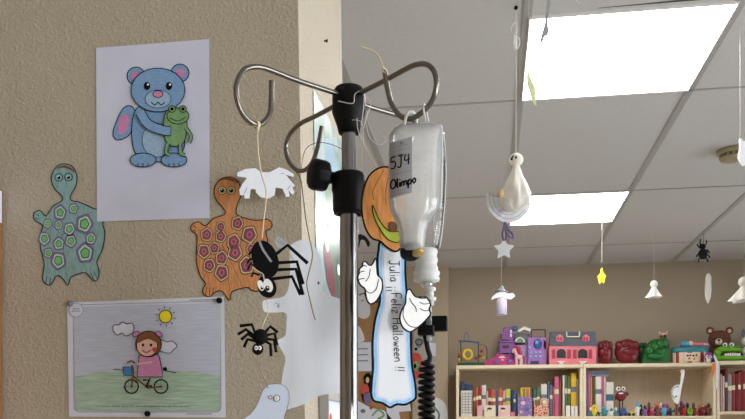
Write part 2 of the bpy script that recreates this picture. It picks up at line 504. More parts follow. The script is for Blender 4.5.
# ================================================================== THE ROOM
YW = 1.36                        # front face of the textured wall on the left
YB = 5.99                        # back wall
YP = 5.87                        # pilaster left of the bookcases
CZ = EYE + 1.22                  # ceiling
XR, XL, YF = 3.2, -2.5, -2.6
mb = MB(); mb.box((XL - .1, YF - .1, -.08), (XR + .1, YB + .1, 0), 'floor'); struct('floor', mb)
def tcol(k): return 0.107 + 0.6 * k
YG = [2.37 + 1.2 * k - 0.6 for k in range(-4, 4)]       # cross joints  ... 1.77, 2.97, 4.17, 5.37
mb = MB(); mb.box((XL - .1, YF - .1, CZ), (XR + .1, YB + .1, CZ + .08), 'tile')
ceil = struct('ceiling', mb)
mb = MB()
for k in range(-4, 6): mb.box((tcol(k) - .013, YF, CZ - .003), (tcol(k) + .013, YB, CZ + .01), 'tee')
for y in YG:
    if YF < y < YB: mb.box((XL, y - .005, CZ - .003), (XR, y + .005, CZ + .01), 'tee')
g = part('ceiling_grid', mb, ceil); g['kind'] = 'structure'
mb = MB(); mb.prism([(tcol(0) + .2, 2.355, CZ - .001), (tcol(1) - .01, 2.352, CZ - .001), (tcol(1) - .01, 2.337, CZ - .001)], (0, 0, .01), 'gap')
g = part('ceiling_gap', mb, ceil); g['kind'] = 'structure'

def cornerX(z):                  # the arris of the column leans by a degree
    a = atY(298, 0, YW); b = atY(304.6, 400, YW)
    return a.x + (b.x - a.x) * (z - a.z) / (b.z - a.z)
Y2 = 1.785
mb = MB()
xt, x0 = cornerX(CZ), cornerX(0)
vs = [(XL, YW, 0), (x0, YW, 0), (x0, Y2, 0), (XL, Y2, 0), (XL, YW, CZ), (xt, YW, CZ), (xt, Y2, CZ), (XL, Y2, CZ)]
mb.add(vs, [(1, 2, 6, 5)], 'stucco_rough'); mb.add(vs, [(0, 1, 5, 4), (2, 3, 7, 6), (3, 0, 4, 7), (4, 5, 6, 7), (3, 2, 1, 0)], 'stucco')
struct('wall_left', mb)
SIDE_N = Vector((1, 0, -(xt - x0) / CZ)).normalized()
def side_p(off): return Vector((x0, YW, 0)) + SIDE_N * off

xp = atY(448, 300, YP).x
mb = MB(); mb.box((xp, YB, 0), (XR + .1, YB + .1, CZ), 'wall_paint'); struct('wall_back', mb)
mb = MB(); mb.box((XL - .1, YP, 0), (xp, YB + .1, CZ), 'pilaster_paint'); struct('wall_back_left', mb)
mb = MB(); mb.box((XL - .1, YF, 0), (XL, YP, CZ), 'pilaster_paint'); struct('wall_far_left', mb)
mb = MB(); mb.box((XL - .1, YF - .1, 0), (XR + .1, YF, CZ), 'wall_paint'); struct('wall_front', mb)
wins = [(0.0, 2.4), (-2.5, -0.9), (3.2, 5.2)]  # second and third openings are added, only to let fill light in
mb = MB(); zs, zh = 0.75, 2.4
mb.box((XR, YF, 0), (XR + .1, YB, zs), 'wall_paint'); mb.box((XR, YF, zh), (XR + .1, YB, CZ), 'wall_paint')
mb.box((XR, YF, zs), (XR + .1, -2.5, zh), 'wall_paint'); mb.box((XR, -.9, zs), (XR + .1, 0, zh), 'wall_paint'); mb.box((XR, 2.4, zs), (XR + .1, 3.2, zh), 'wall_paint'); mb.box((XR, 5.2, zs), (XR + .1, YB, zh), 'wall_paint')
struct('wall_right', mb)
for i, (a, b) in enumerate(wins):
    mb = MB()
    for (p, q) in (((XR + .02, a, zs), (XR + .08, a + .06, zh)), ((XR + .02, b - .06, zs), (XR + .08, b, zh)), ((XR + .02, a + .06, zs), (XR + .08, b - .06, zs + .06)),
                   ((XR + .02, a + .06, zh - .06), (XR + .08, b - .06, zh)), ((XR + .03, (a + b) / 2 - .03, zs + .06), (XR + .07, (a + b) / 2 + .03, zh - .06))):
        mb.box(p, q, 'white_metal')
    w = struct('window_%d' % (i + 1), mb)
    mb = MB(); mb.box((XR + .046, a + .06, zs + .06), (XR + .05, (a + b) / 2 - .03, zh - .06), 'window_glass'); mb.box((XR + .046, (a + b) / 2 + .03, zs + .06), (XR + .05, b - .06, zh - .06), 'window_glass')
    p = part('window_pane', mb, w); p['kind'] = 'structure'

# ------------------------------------------------------------------ ceiling lights, detector
for (ya, label) in ((2.37, 'large bright square ceiling panel light nearest the camera, at the top'),
                    (4.17, 'bright square ceiling panel light farther back, behind the hanging ghost')):
    xa, xb = tcol(0) + .006, tcol(1) - .006
    t = thing('ceiling_light', label, 'ceiling light', ((xa + xb) / 2, ya + .3, CZ), 'ceiling panel lights')
    mb = MB()
    for (p, q) in (((xa, ya, CZ - .006), (xb, ya + .012, CZ)), ((xa, ya + .588, CZ - .006), (xb, ya + .6, CZ)),
                   ((xa, ya + .012, CZ - .006), (xa + .004, ya + .588, CZ)), ((xb - .004, ya + .012, CZ - .006), (xb, ya + .588, CZ))): mb.box(p, q, 'white_metal')
    part('frame', mb, t)
    mb = MB(); mb.box((xa + .004, ya + .012, CZ - .004), (xb - .004, ya + .588, CZ), 'panel'); part('diffuser', mb, t)
c = atH(733, 150, CZ)
t = thing('smoke_detector', 'round beige smoke detector on the ceiling at upper right', 'smoke detector', c)
mb = MB(); mb.lathe([(0, 0), (.066, 0), (.066, -.014), (.060, -.020), (0, -.020)], c, 'nicotine', 28); part('base', mb, t)
mb = MB(); mb.lathe([(.054, -.020), (.050, -.034)], c, 'det_dark', 28)
for k in range(14):
    a = 2 * PI * k / 14; mb.box(c + Vector((.051 * math.cos(a) - .004, .051 * math.sin(a) - .004, -.034)), c + Vector((.051 * math.cos(a) + .004, .051 * math.sin(a) + .004, -.02)), 'nicotine')
part('vents', mb, t)
mb = MB(); mb.lathe([(0, -.034), (.056, -.034), (.054, -.041), (.036, -.047), (0, -.048)], c, 'nicotine', 28); part('cover', mb, t)

# ------------------------------------------------------------------ bookcases
YS = 5.69                        # front of the bookcases
def bookcase(xa, xb, top, shelves, label, leftside=True):
    t = thing('bookcase', label, 'bookcase', ((xa + xb) / 2, (YS + YB) / 2, 0), 'light birch bookcases along the back wall')
    b = .02
    for x in (xa, xb - b):
        mb = MB(); mb.box((x, YS, 0), (x + b, YB - .005, top - .026), 'birch', .002); part('side_panel', mb, t)
    mb = MB(); mb.box((xa, YS - .006, top - .026), (xb, YB - .005, top), 'birch_flat', .003); part('top_panel', mb, t)
    mb = MB(); mb.box((xa + b, YB - .017, .06), (xb - b, YB - .007, top - .026), 'birch_back'); part('back_panel', mb, t)
    for z in shelves:
        mb = MB(); mb.box((xa + b, YS + .003, z - .02), (xb - b, YB - .018, z), 'birch_flat', .002); part('shelf', mb, t)
    mb = MB(); mb.box((xa + b, YS + .02, 0), (xb - b, YS + .04, .08), 'birch_flat'); part('plinth', mb, t)
    return t
def fx(px, Y=5.72): return atY(px, 400, Y).x
def fz(px, py, Y=5.72): return atY(px, py, Y).z
xA, xB, xC = fx(456, YS), fx(583.2, YS), fx(716.8, YS)
TOP, SH = 1.822, 1.457
TOPC, SHC = 1.832, 1.487
bookcase(xA, xB - .002, TOP, (SH, 1.12, .78, .44, .1), 'light birch bookcase at left, with the castle and purple toys on top')
bookcase(xB, xC - .004, TOP, (SH, 1.12, .78, .44, .1), 'light birch bookcase in the middle, with the toy fists and round tin on top')
bookcase(xC, xC + .9, TOPC, (SHC, 1.15, .81, .47, .13), 'light birch bookcase at the right picture edge, with the green crocodile on top')

# ================================================================== LEFT WALL
WN = Vector((0, -1, 0))
def wall_sheet(off=.0012): return Sheet((0, YW - off, EYE), WN)

# the blue creature's sheet: a plain teddy bear with a frog
s = wall_sheet(.002)
s.card([(96, 48), (209, 39), (209.5, 218), (97, 221.5)], 'paper_lav', .0006)
def drawn_bear(s):
    W = .9
    for cx, cy in ((136, 76), (180, 73)):
        s.shape(ell(cx, cy, 9, 9), 'blue_pencil', 1, W); s.poly(ell(cx, cy + .5, 5, 5), 'pink_pencil', 3)
    s.shape(smooth([(122, 110), (131, 106), (136, 116), (130, 134), (118, 140), (113, 132)]), 'blue_pencil', 4, W)
    s.poly(smooth([(120, 118), (127, 114), (129, 124), (123, 134), (118, 132)]), 'pink_pencil', 6)
    s.shape(smooth([(140, 106), (172, 104), (182, 122), (184, 148), (170, 160), (146, 161), (134, 150), (132, 124)]), 'blue_pencil', 7, W)
    s.poly(ell(157, 140, 15, 17), 'blue_light', 9); s.stroke(ell(157, 140, 15, 17), .5, 'ink', 10, True)
    for cx in (143, 174):
        s.shape(ell(cx, 160, 13, 7), 'blue_pencil', 11, W)
        for d in (-5, 0, 5): s.stroke([(cx + d, 163), (cx + d, 166.5)], .8, 'ink', 13)
    s.shape(ell(158, 90, 27, 22), 'blue_pencil', 14, W)
    s.poly(ell(158, 99, 13, 9), 'blue_light', 16); s.stroke(ell(158, 99, 13, 9), .5, 'ink', 17, True)
    s.shape(ell(158, 94, 5, 3.4), 'pink_pencil', 18, .7)
    s.stroke(smooth([(151, 102), (155, 105), (158, 102), (161, 105), (165, 102)], False), .8, 'ink', 19)
    for cx in (147, 169):
        s.poly(ell(cx, 86, 3.2, 4), 'ink', 18); s.poly(ell(cx + 1, 84.5, 1, 1.2), 'eye_white', 20)
    # the small green frog in its arm
    s.shape(smooth([(166, 112), (180, 110), (187, 120), (184, 142), (172, 146), (164, 136)]), 'frog_pencil', 20, .8)
    s.shape(ell(178, 116, 11, 8), 'frog_pencil', 22, .8)
    for cx in (172, 183):
        s.shape(ell(cx, 109, 3.4), 'frog_pencil', 24, .7); s.poly(ell(cx, 109, 1.6), 'ink', 26)
    s.stroke(smooth([(170, 118), (178, 121), (186, 117)], False), .7, 'ink', 26)
    for pts in ([(186, 128), (191, 136), (189, 143)], [(168, 143), (166, 152), (170, 155)], [(180, 144), (181, 153), (185, 155)]):
        s.stroke(smooth(pts, False), 4.2, 'ink', 26); s.stroke(smooth(pts, False), 2.8, 'frog_pencil', 27)
    s.stroke(smooth([(140, 112), (148, 124), (162, 130), (171, 131)], False), 10, 'ink', 28)
    s.stroke(smooth([(140, 112), (148, 124), (162, 130), (170.5, 131)], False), 8.4, 'blue_pencil', 29)
drawn_bear(s)
single('drawing_sheet', s.mb, 'white portrait sheet with a coloured blue bear holding a frog, on the textured wall', 'drawing')

# the bicycle sheet
s = wall_sheet(.002)
s.card([(67, 302.5), (224, 296.5), (225.5, 417.5), (69, 416.5)], 'paper', .0006)
s.poly([(74, 307), (219, 303), (220, 379), (74.5, 379)], 'sky_pencil', 1)
s.poly(smooth([(74.5, 377), (100, 372), (145, 371), (190, 371), (220, 377)], False) + [(220.5, 411), (75, 411)], 'grass_pencil', 2)
s.stroke([(73.5, 305), (220, 301), (221, 408), (218, 412), (78, 412), (74, 408)], .5, 'ink_grey', 3, True)
s.poly(ell(76, 310, 7), 'paper', 4); s.stroke(ell(76, 310, 7), .4, 'ink_grey', 5, True)
for dy, l in ((-1, 3.5), (1.2, 4.5)): s.stroke([(76 - l, 310 + dy), (76 + l, 310 + dy - .2)], .7, 'ink_grey', 6)
for (x, y, r) in ((0, 0, 0),):
    s.shape(smooth([(113, 330), (114, 325), (119, 325), (122, 322), (127, 324), (132, 323), (134, 328), (132, 333), (126, 336), (122, 333), (117, 335)]), 'paper', 4, .7)
    s.shape(smooth([(157, 344), (162, 340), (167, 342), (172, 341), (177, 346), (173, 350), (170, 353), (163, 352), (158, 349)]), 'paper', 4, .7)
s.shape(ell(165.5, 316.5, 6.3), 'sun_pencil', 4, .8)
for k in range(10):
    a = 2 * PI * k / 10 + .2; s.stroke([(165.5 + 8 * math.cos(a), 316.5 + 8 * math.sin(a)), (165.5 + 10.5 * math.cos(a), 316.5 + 10.5 * math.sin(a))], .7, 'ink', 5)
for cx in (131.5, 161):          # wheels
    s.stroke(ell(cx, 386.5, 6.8), 1.3, 'ink', 8, True); s.poly(ell(cx, 386.5, 1), 'ink', 8)
    for k in range(8):
        a = PI * k / 4; s.stroke([(cx, 386.5), (cx + 6.4 * math.cos(a), 386.5 + 6.4 * math.sin(a))], .3, 'ink_grey', 7)
for pts in ([(131.5, 386.5), (133.5, 372), (132, 365)], [(133, 376), (148, 388), (161, 386.5)], [(150, 378), (147, 388)]): s.stroke(pts, 1.7, 'brown_pencil', 9)
s.stroke([(143, 380), (149, 380), (146, 386), (152, 386)], 1.8, 'ink', 10)
s.shape([(123, 367), (132, 367), (131.5, 375.5), (124, 375.5)], 'basket_pencil', 10, .7)
s.stroke([(113, 369.5), (123, 370)], .7, 'ink', 10); s.stroke([(163, 370), (176, 373)], .7, 'ink', 10)
s.stroke(smooth([(127, 363), (131, 361), (135, 363)], False), 1.6, 'brown_pencil', 10)
s.shape(smooth([(139, 356), (150, 352), (158, 355), (161, 365)], False) + [(163, 377), (137, 377)], 'pink_pencil', 11, .8)
s.stroke(smooth([(152, 362), (144, 363), (137, 364)], False), 2.0, 'skin_pencil', 13); s.poly(ell(165, 369, 2), 'ink', 12)
s.shape(ell(148.5, 344, 13, 13), 'hair_pencil', 13, .8)          # a child's head with brown hair
s.shape(ell(147, 346, 10.5, 10.5), 'skin_pencil', 15, .7)
s.poly(smooth([(137, 343), (139, 335), (149, 332), (158, 337), (158, 343), (148, 339)]), 'hair_pencil', 17)
for cx in (143, 151): s.poly(ell(cx, 345, 1.2, 1.5), 'ink', 18)
s.stroke(smooth([(142, 350), (146.5, 352.5), (151, 350)], False), .8, 'ink', 18)
s.poly(ell(154.5, 349.5, 2.4), 'red_pencil', 18)
for cx, r in ((136, -30), (159, 30)): s.shape(ell(cx, 334, 3.6, 2.3, r), 'pink_pencil', 19, .6)
x = 103.0
random.seed(3)
while x < 186:
    w = random.uniform(2, 5); s.stroke([(x, 406.5), (x + w * .5, 406.1), (x + w, 406.6)], .7, 'ink_grey', 5); x += w + random.choice((.7, 2))
for (a, b, y) in ((190, 219, 300.2), (186, 212, 414)): s.stroke([(a, y), (b, y - (.8 if y < 350 else 0))], .6, 'ink_grey', 5)
single('drawing_sheet', s.mb, 'white landscape sheet with a child cycling under a yellow sun, pinned to the wall', 'drawing')
for (px, py, lab, mm) in ((71, 303.8, 'grey push pin at top left corner of the bicycle drawing', 'ink_grey'), (220, 300.8, 'black push pin at top right corner of the bicycle drawing', 'ink'),
                          (148.3, 413.8, 'black push pin at bottom middle of the bicycle drawing', 'ink')):
    c = atY(px, py, YW - .0022); mb = MB()
    mb.lathe([(0, .0085), (.003, .008), (.005, .006), (.0052, .002), (.004, 0), (0, 0)], c, mm, 16, axis=(0, -1, 0))
    single('push_pin', mb, lab, 'push pin', 'push pins')

def cell(s, cx, cy, r, rot, cols, lay):
    def sm(k):
        P = [(cx + r * k * (1.02 if i % 2 else .9) * math.cos(a + rot), cy + r * k * 1.08 * math.sin(a + rot)) for i, a in enumerate([2 * PI * j / 5 + .3 for j in range(5)])]; out = []
        for i in range(5):
            A, B, C = P[i - 1], P[i], P[(i + 1) % 5]
            out += [tuple(B[c] + (A[c] - B[c]) * .22 for c in (0, 1)), tuple(B[c] + (A[c] + C[c] - 2 * B[c]) * .05 for c in (0, 1)), tuple(B[c] + (C[c] - B[c]) * .22 for c in (0, 1))]
        return out
    if 'dark' in cols[0]:
        s.poly(sm(1.0), cols[0], lay); s.poly(sm(.88), cols[1], lay + 1); s.poly(sm(.72), cols[0], lay + 2); s.poly(sm(.65), cols[2], lay + 3); s.stroke(sm(.3), .35, cols[1], lay + 4, True)
    else:
        s.poly(sm(1.0), cols[0], lay); s.poly(sm(.74), cols[1], lay + 1); s.poly(sm(.52), 'ink', lay + 2); s.poly(sm(.44), cols[2], lay + 3)
def turtle(crop_o, out, feet, cells, fill, cols, cap, eyes, eyecol, label, ridge):
    x0, y0, sc = crop_o
    s = wall_sheet(.0016)
    pts = smooth(crop(out, x0, y0, sc), True, 4)
    s.card(pts, fill, .0006); s.stroke(pts, .9, 'ink', 1, True)
    for f in feet: s.stroke(crop(f, x0, y0, sc), .6, 'ink', 1)
    for f in ridge: s.stroke(crop(f, x0, y0, sc), .35, 'cell_dark', 1)
    random.seed(5)
    for (cx, cy, r) in cells:
        (px, py), = crop([(cx, cy)], x0, y0, sc); cell(s, px, py, r * 1.2 / sc, random.uniform(0, 1.2), cols, 2)
    s.poly(smooth(crop(cap, x0, y0, sc), True, 4), 'hair_pencil', 2)
    for (ex, ey) in crop(eyes, x0, y0, sc):
        s.poly(ell(ex, ey, 4.2), 'ink', 3); s.poly(ell(ex, ey, 3.7), eyecol[0], 4); s.poly(ell(ex, ey, 2.7), eyecol[1], 5); s.poly(ell(ex, ey + .2, 1.8), 'ink', 6); s.poly(ell(ex - .6, ey - .8, .6), 'eye_white', 7)
    return single('paper_turtle', s.mb, label, 'paper turtle', 'cut-out turtles on the textured wall')
turtle((25, 155, 2.99),
       [(115, 26), (92, 38), (78, 70), (90, 102), (110, 122), (110, 137), (85, 152), (62, 182), (46, 166), (28, 172), (26, 190), (42, 203), (53, 212), (45, 240), (46, 275), (57, 322), (55, 345), (53, 372), (66, 388), (80, 384), (93, 362), (110, 366),
        (128, 390), (138, 365), (172, 352), (187, 356), (204, 376), (218, 370), (221, 345), (215, 318), (231, 282), (239, 235), (232, 205), (240, 190), (232, 168), (205, 160), (165, 142), (138, 135), (138, 118), (152, 92), (155, 62), (143, 36)],
       [[(66, 362), (62, 384)], [(76, 366), (74, 386)], [(196, 352), (206, 374)], [(206, 348), (215, 368)], [(33, 176), (42, 182)], [(30, 188), (40, 192)]],
       [(105, 172, 21), (145, 160, 15), (178, 206, 27), (133, 221, 19), (101, 209, 14), (68, 205, 14), (58, 250, 20), (101, 265, 19), (137, 257, 19), (197, 250, 18), (70, 293, 15), (100, 316, 25), (180, 293, 28), (70, 232, 9)],
       'turtle_teal', ('cell_purple', 'cell_pale', 'cell_green'), [(92, 42), (115, 30), (140, 40), (150, 52), (118, 38)], [(101, 67), (130, 66)], ('eye_teal', 'cell_pale'),
       'teal green paper turtle cut-out left of the blue bear drawing', [[(110, 240), (125, 365)], [(110, 240), (60, 190)], [(110, 240), (200, 170)]])
turtle((180, 165, 2.99),
       [(140, 36), (116, 47), (102, 75), (109, 105), (130, 130), (134, 147), (100, 160), (76, 182), (56, 170), (36, 178), (33, 195), (50, 210), (50, 245), (49, 285), (60, 330), (76, 354), (69, 370), (71, 386), (88, 394), (105, 380), (126, 378),
        (148, 405), (156, 379), (200, 366), (214, 374), (234, 377), (246, 360), (240, 340), (255, 300), (262, 255), (262, 225), (257, 198), (271, 190), (275, 175), (262, 162), (236, 165), (210, 163), (176, 152), (168, 143), (171, 120), (182, 90), (178, 58), (164, 41)],
       [[(80, 366), (76, 388)], [(90, 366), (88, 390)], [(100, 366), (98, 384)], [(40, 182), (50, 188)], [(38, 194), (48, 198)]],
       [(80, 208, 20), (122, 213, 18), (172, 174, 20), (122, 185, 15), (161, 229, 23), (208, 208, 25), (72, 258, 21), (103, 248, 18), (165, 262, 24), (125, 278, 21), (88, 300, 20), (125, 322, 24), (200, 300, 26), (214, 252, 18)],
       'turtle_orange', ('cell_dark', 'cell_tan', 'cell_rose'), [(118, 47), (140, 38), (162, 43), (174, 54), (140, 44)], [(126, 76), (153, 76)], ('cell_tan', 'frog_pencil'),
       'orange paper turtle cut-out right of the blue bear drawing', [[(128, 240), (150, 380)], [(128, 240), (195, 380)], [(128, 240), (70, 340)]])

# brown cabinet at the very left edge, with a white sheet on its side
c0 = atY(3.4, 300, 1.355)
t = thing('tall_cabinet', 'brown wooden cabinet edge at the far left picture edge', 'cabinet', (c0.x - .3, 1.2, 0))
zt = atY(2, 189, 1.35).z; xw = cornerX(1.5)
mb = MB(); mb.box((c0.x - .6, 1.07, 0), (c0.x, YW - .004, zt - .03), 'brown_wood', .003); part('body', mb, t)
mb = MB(); mb.box((c0.x - .602, 1.05, zt - .03), (c0.x, YW - .004, zt), 'brown_wood', .003); part('top_panel', mb, t)
for i, (a, b) in enumerate(((-.596, -.303), (-.297, -.004))):
    mb = MB(); mb.box((c0.x + a, 1.052, .08), (c0.x + b, 1.069, zt - .034), 'brown_wood', .003); d = part('door', mb, t)
    mb = MB(); x = c0.x + (a + b) / 2 + (.11 if i == 0 else -.11); mb.tube([(x, 1.052, .95), (x, 1.03, .96), (x, 1.03, 1.04), (x, 1.052, 1.05)], .005, 'steel'); part('handle', mb, d)
p, q = atX(1, 191, c0.x + .001), atX(1, 223, c0.x + .001); mb = MB(); mb.box((c0.x + .0005, 1.12, q.z), (c0.x + .0015, YW - .012, p.z), 'paper')
single('notice_sheet', mb, 'white paper on the brown cabinet at the far left edge', 'paper')

# ------------------------------------------------------------------ pictures on the bright side of the column
s = Sheet(side_p(.002), SIDE_N)
def sidept(px, py): return on_plane(px, py, side_p(.002), SIDE_N)
pa = sidept(313.6, 89)
def side_px(Yv, z):             # pixel of a point of the side wall
    x = (side_p(.002) + SIDE_N * 0).x - (z) * SIDE_N.z / SIDE_N.x
    v = Vector((x, Yv, z)) - CAM; f = -v.x * SN + v.y * CS; r = v.x * CS + v.y * SN
    return (372.5 + FPX * r / f, HZ - FPX * v.z / f)
yr = pa.y + .29
zb = pa.z - .40
s.card([side_px(pa.y, pa.z), side_px(yr, pa.z), side_px(yr, zb), side_px(pa.y, zb)], 'poster', .0006)
def sp(u, v): return side_px(pa.y + u * .29, pa.z + (zb - pa.z) * v)
for pts, m, l in (([(.12, .54), (.5, .50), (.55, .57), (.2, .60)], 'poster_peach', 1), ([(.3, .60), (.7, .5), (.98, .5), (.98, .98), (.6, .98), (.45, .8)], 'poster_green', 1),
                  ([(.25, .70), (.42, .68), (.60, .80), (.62, .93), (.40, .90), (.28, .82)], 'poster_maroon', 3), ([(.70, .70), (.84, .68), (.92, .95), (.74, .95)], 'poster_dark', 3), ([(.35, .16), (.6, .1), (.8, .22), (.5, .3)], 'poster_blue', 1), ([(.3, .34), (.8, .3), (.9, .42), (.4, .46)], 'poster_green', 1)):
    s.poly([sp(*q) for q in smooth(pts)], m, l)
for (u, v) in ((.36, .685), (.78, .745)): s.poly([sp(u + .06 * math.cos(a), v + .03 * math.sin(a)) for a in [2 * PI * k / 12 for k in range(12)]], 'eye_white', 5)
single('poster', s.mb, 'glossy coloured poster on the bright side of the column, left of the pole', 'poster')
c = sidept(325, 41); mb = MB(); mb.tube([c - SIDE_N * .004, c + SIDE_N * .004], .0016, 'ink', 8); mb.ball(c + SIDE_N * .004, (.002, .0022, .004), 'ink', 8, 6)
single('nail', mb, 'small dark nail high on the bright side of the column', 'nail')
pl = sidept(319.3, 399); Yr2 = pl.y + .26
t = thing('framed_picture', 'framed drawing with orange and red figures low on the column side, below the white ghost', 'picture', pl)
mb = MB()
xs = pl.x
zf = pl.z + .012
for (p, q) in (((xs, pl.y, zf - .012), (xs + .018, Yr2, zf)), ((xs, pl.y, zf - .36), (xs + .018, pl.y + .006, zf - .012)), ((xs, Yr2 - .012, zf - .36), (xs + .018, Yr2, zf - .012)), ((xs, pl.y, zf - .372), (xs + .018, Yr2, zf - .36))):
    mb.box(p, q, 'brown_wood' if False else 'tee')
part('frame', mb, t)
mb = MB(); mb.box((xs, pl.y + .006, zf - .36), (xs + .004, Yr2 - .012, zf - .012), 'paper')
random.seed(11)
for k in range(26):
    yy = pl.y + random.uniform(.03, .22); zz = zf - random.uniform(.03, .33); r = random.uniform(.006, .016)
    mb.prism([(xs + .0041, yy + r * math.cos(a), zz + 1.5 * r * math.sin(a)) for a in [2 * PI * j / 9 for j in range(9)]], (.0004, 0, 0), random.choice(['red_pencil', 'pumpkin', 'hair_pencil', 'red_pencil', 'ink']))
part('picture', mb, t)

# ================================================================== INFUSION STAND
PP = atZ(348.9, 430, 1.0); PX, PY = PP.x, PP.y
def pz(py, Z=1.0): return EYE + (HZ - py) * Z / FPX
u1 = 1.0 / FPX
t = thing('infusion_stand', 'steel infusion stand with four hooks and black clamp in front of the column', 'infusion stand', (PX, PY, 0))
STAND = t
mb = MB(); mb.lathe([(.0116, .10), (.0116, pz(200))], (PX, PY, 0), 'steel', 32)
mb.lathe([(.0116, pz(200)), (.0092, pz(200))], (PX, PY, 0), 'steel', 32); part('pole', mb, t)
mb = MB(); mb.lathe([(.0092, pz(210)), (.0092, pz(120))], (PX, PY, 0), 'steel', 32); part('inner_pole', mb, t)
mb = MB()
mb.lathe([(r * u1, pz(y)) for r, y in ((11, 215), (15.4, 214), (16, 211), (16.2, 194), (17.2, 191), (17.2, 177), (16, 174.5), (9, 174))], (PX, PY, 0), 'black_plastic', 28)
part('collar', mb, t)
mb = MB()                        # clamping knob, its stem leaves the collar towards the left
a = atZ(333, 178, 1.0); b = atZ(311, 173.5, .986); ax = (b - a).normalized()
o = a - ax * .004
L = (b - a).length
mb.lathe([(.0075, 0), (.0075, .010), (.010, .011), (.010, .013)] , o, 'black_plastic', 20, axis=ax)
mb.lathe([(0, .013), (.016, .013), (.0185, .015), (.019, L - .002), (.017, L + .003), (.009, L + .006), (0, L + .006)], o, 'black_plastic', 36, axis=ax, wave=lambda an, f: .035 * math.cos(9 * an))
part('clamp_knob', mb, t)
mb = MB()
mb.lathe([(r * u1, pz(y)) for r, y in ((0, 87), (9, 87.3), (14, 89), (16, 93), (16.8, 99), (16.8, 113), (15, 118), (11.8, 127), (10.4, 133.5), (7, 134))], (PX, PY, 0), 'black_plastic', 28)
head = part('head_cap', mb, t)
LAT = Vector((CS, SN, 0)); FWD = Vector((-SN, CS, 0))
def arm(pts, dl, df, front=()):
    d = (LAT * dl + FWD * df).normalized(); n = d.cross(Vector((0, 0, 1)))
    out = []
    for i, (x, y) in enumerate(pts):
        p = on_plane(x, y, Vector((PX, PY, EYE)), n)
        if i in front: p = CAM + (p - CAM) * front[i]
        out.append(p)
    return out
def smooth3(P, n=5):
    out = []
    for i in range(len(P) - 1):
        a, b, c, d = P[max(i - 1, 0)], P[i], P[i + 1], P[min(i + 2, len(P) - 1)]
        for j in range(n):
            q = j / n; out.append(.5 * (2 * b + (c - a) * q + (2 * a - 5 * b + 4 * c - d) * q * q + (3 * b - a - 3 * c + d) * q ** 3))
    return out + [P[-1]]
A1 = arm([(340, 94.5), (320, 88), (296, 80), (271.5, 70.5), (260, 67), (250, 67.3), (243, 71), (237.5, 81), (236, 92), (239, 106), (246.5, 118.5), (257, 125), (265, 121), (270, 113), (271.3, 102), (271.5, 81)], -.68, -.74)
A2 = arm([(338, 103.5), (330, 108.5), (315, 116.5), (300, 124), (289.5, 135), (285.8, 148), (288.6, 161), (296.5, 169.8), (305, 170), (312.5, 162), (318, 146), (322, 126)], -.6, .8)
A3 = arm([(360, 93), (368, 89), (385, 80.5), (408, 68), (418, 64.3), (427, 64.6), (433.5, 70.5), (436.3, 81.5), (434.5, 95), (428.5, 106), (418.5, 115), (408.8, 119), (399, 115), (391.5, 103.5), (387.5, 89), (384.5, 70)], .64, -.77,
         {12: .997, 13: .992, 14: .986, 15: .982})
A4 = arm([(358, 102), (368, 106.5), (392, 113.7), (408, 118.5), (419, 124.5), (424, 136), (420, 149), (411, 155), (403, 150), (400, 136)], .78, .62)
for A in (A1, A2, A3, A4):
    mb = MB(); P = smooth3(A); mb.tube(P, .0031, 'steel_arm', 12)
    part('hook_arm', mb, t)
HUB = Vector((PX, PY, 0))
mb = MB(); mb.lathe([(0, .07), (.04, .07), (.045, .085), (.04, .12), (.02, .14), (.0117, .15)], HUB, 'black_plastic', 24); part('base_hub', mb, t)
for k in range(5):
    a = 2 * PI * k / 5 + .3; d = Vector((math.cos(a), math.sin(a), 0))
    mb = MB(); mb.tube([HUB + d * .03 + Vector((0, 0, .095)), HUB + d * .2 + Vector((0, 0, .085)), HUB + d * .29 + Vector((0, 0, .07))], .012, 'steel'); lg = part('leg', mb, t)
    mb = MB(); c = HUB + d * .29; n = Vector((-d.y, d.x, 0)); mb.lathe([(0, -.012), (.026, -.012), (.029, -.008), (.029, .008), (.026, .012), (0, .012)], c + Vector((0, 0, .029)), 'black_rubber', 20, axis=n)
    mb.tube([c + Vector((0, 0, .03)), c + Vector((0, 0, .075))], .006, 'steel'); part('caster', mb, lg)

def Zof(p): return (p - CAM).dot(FWD)
Z1 = Zof(A1[11]); Z2 = Zof(A2[7]); Z3 = Zof(A3[11])
# loose strings
mb = MB(); P = [atZ(361, 46.5, Z3 * .98), atZ(366, 48.5, Z3 * .98), atZ(373, 51, Z3 * .982), atZ(379, 57, Z3 * .982), atZ(383, 66, Z3 * .982), A3[15], A3[14]]
mb.tube(smooth3(P), .0009, 'string', 6); mb.tube([atZ(383, 68, Z3 * .978), atZ(386.5, 70, Z3 * .978), atZ(385.5, 73, Z3 * .985), atZ(382.5, 71, Z3 * .985), atZ(383, 68, Z3 * .978)], .0009, 'string', 6)
single('string', mb, 'cream string end curling up from the right hook tip', 'string')
mb = MB(); P = [(301, 170), (304, 153), (309, 146), (318, 142.5), (330, 144), (341, 148.5), (347, 150)]
mb.tube(smooth3([atZ(x, y, Z2 + (1 - Z2) * i / 6 - (.011 if i == 6 else 0)) for i, (x, y) in enumerate(P)]), .00045, 'cell_rose', 5)
single('string', mb, 'thin pink thread arching from the lower left hook to the pole', 'string')
mb = MB()
for P in ([(366, 96), (371, 104), (366, 118), (363, 135), (366, 150), (372, 158), (378, 166)], [(365, 120), (370, 138), (380, 145), (386, 140), (380, 133)], [(352, 120), (360, 121), (364, 130)]):
    mb.tube(smooth3([atZ(x, y, .984) for x, y in P]), .00035, 'nylon', 5)
s = MB(); c = [(338, 101), (350, 103.5), (354, 102), (355, 94), (362, 91), (364, 97), (363, 112), (361, 125)]
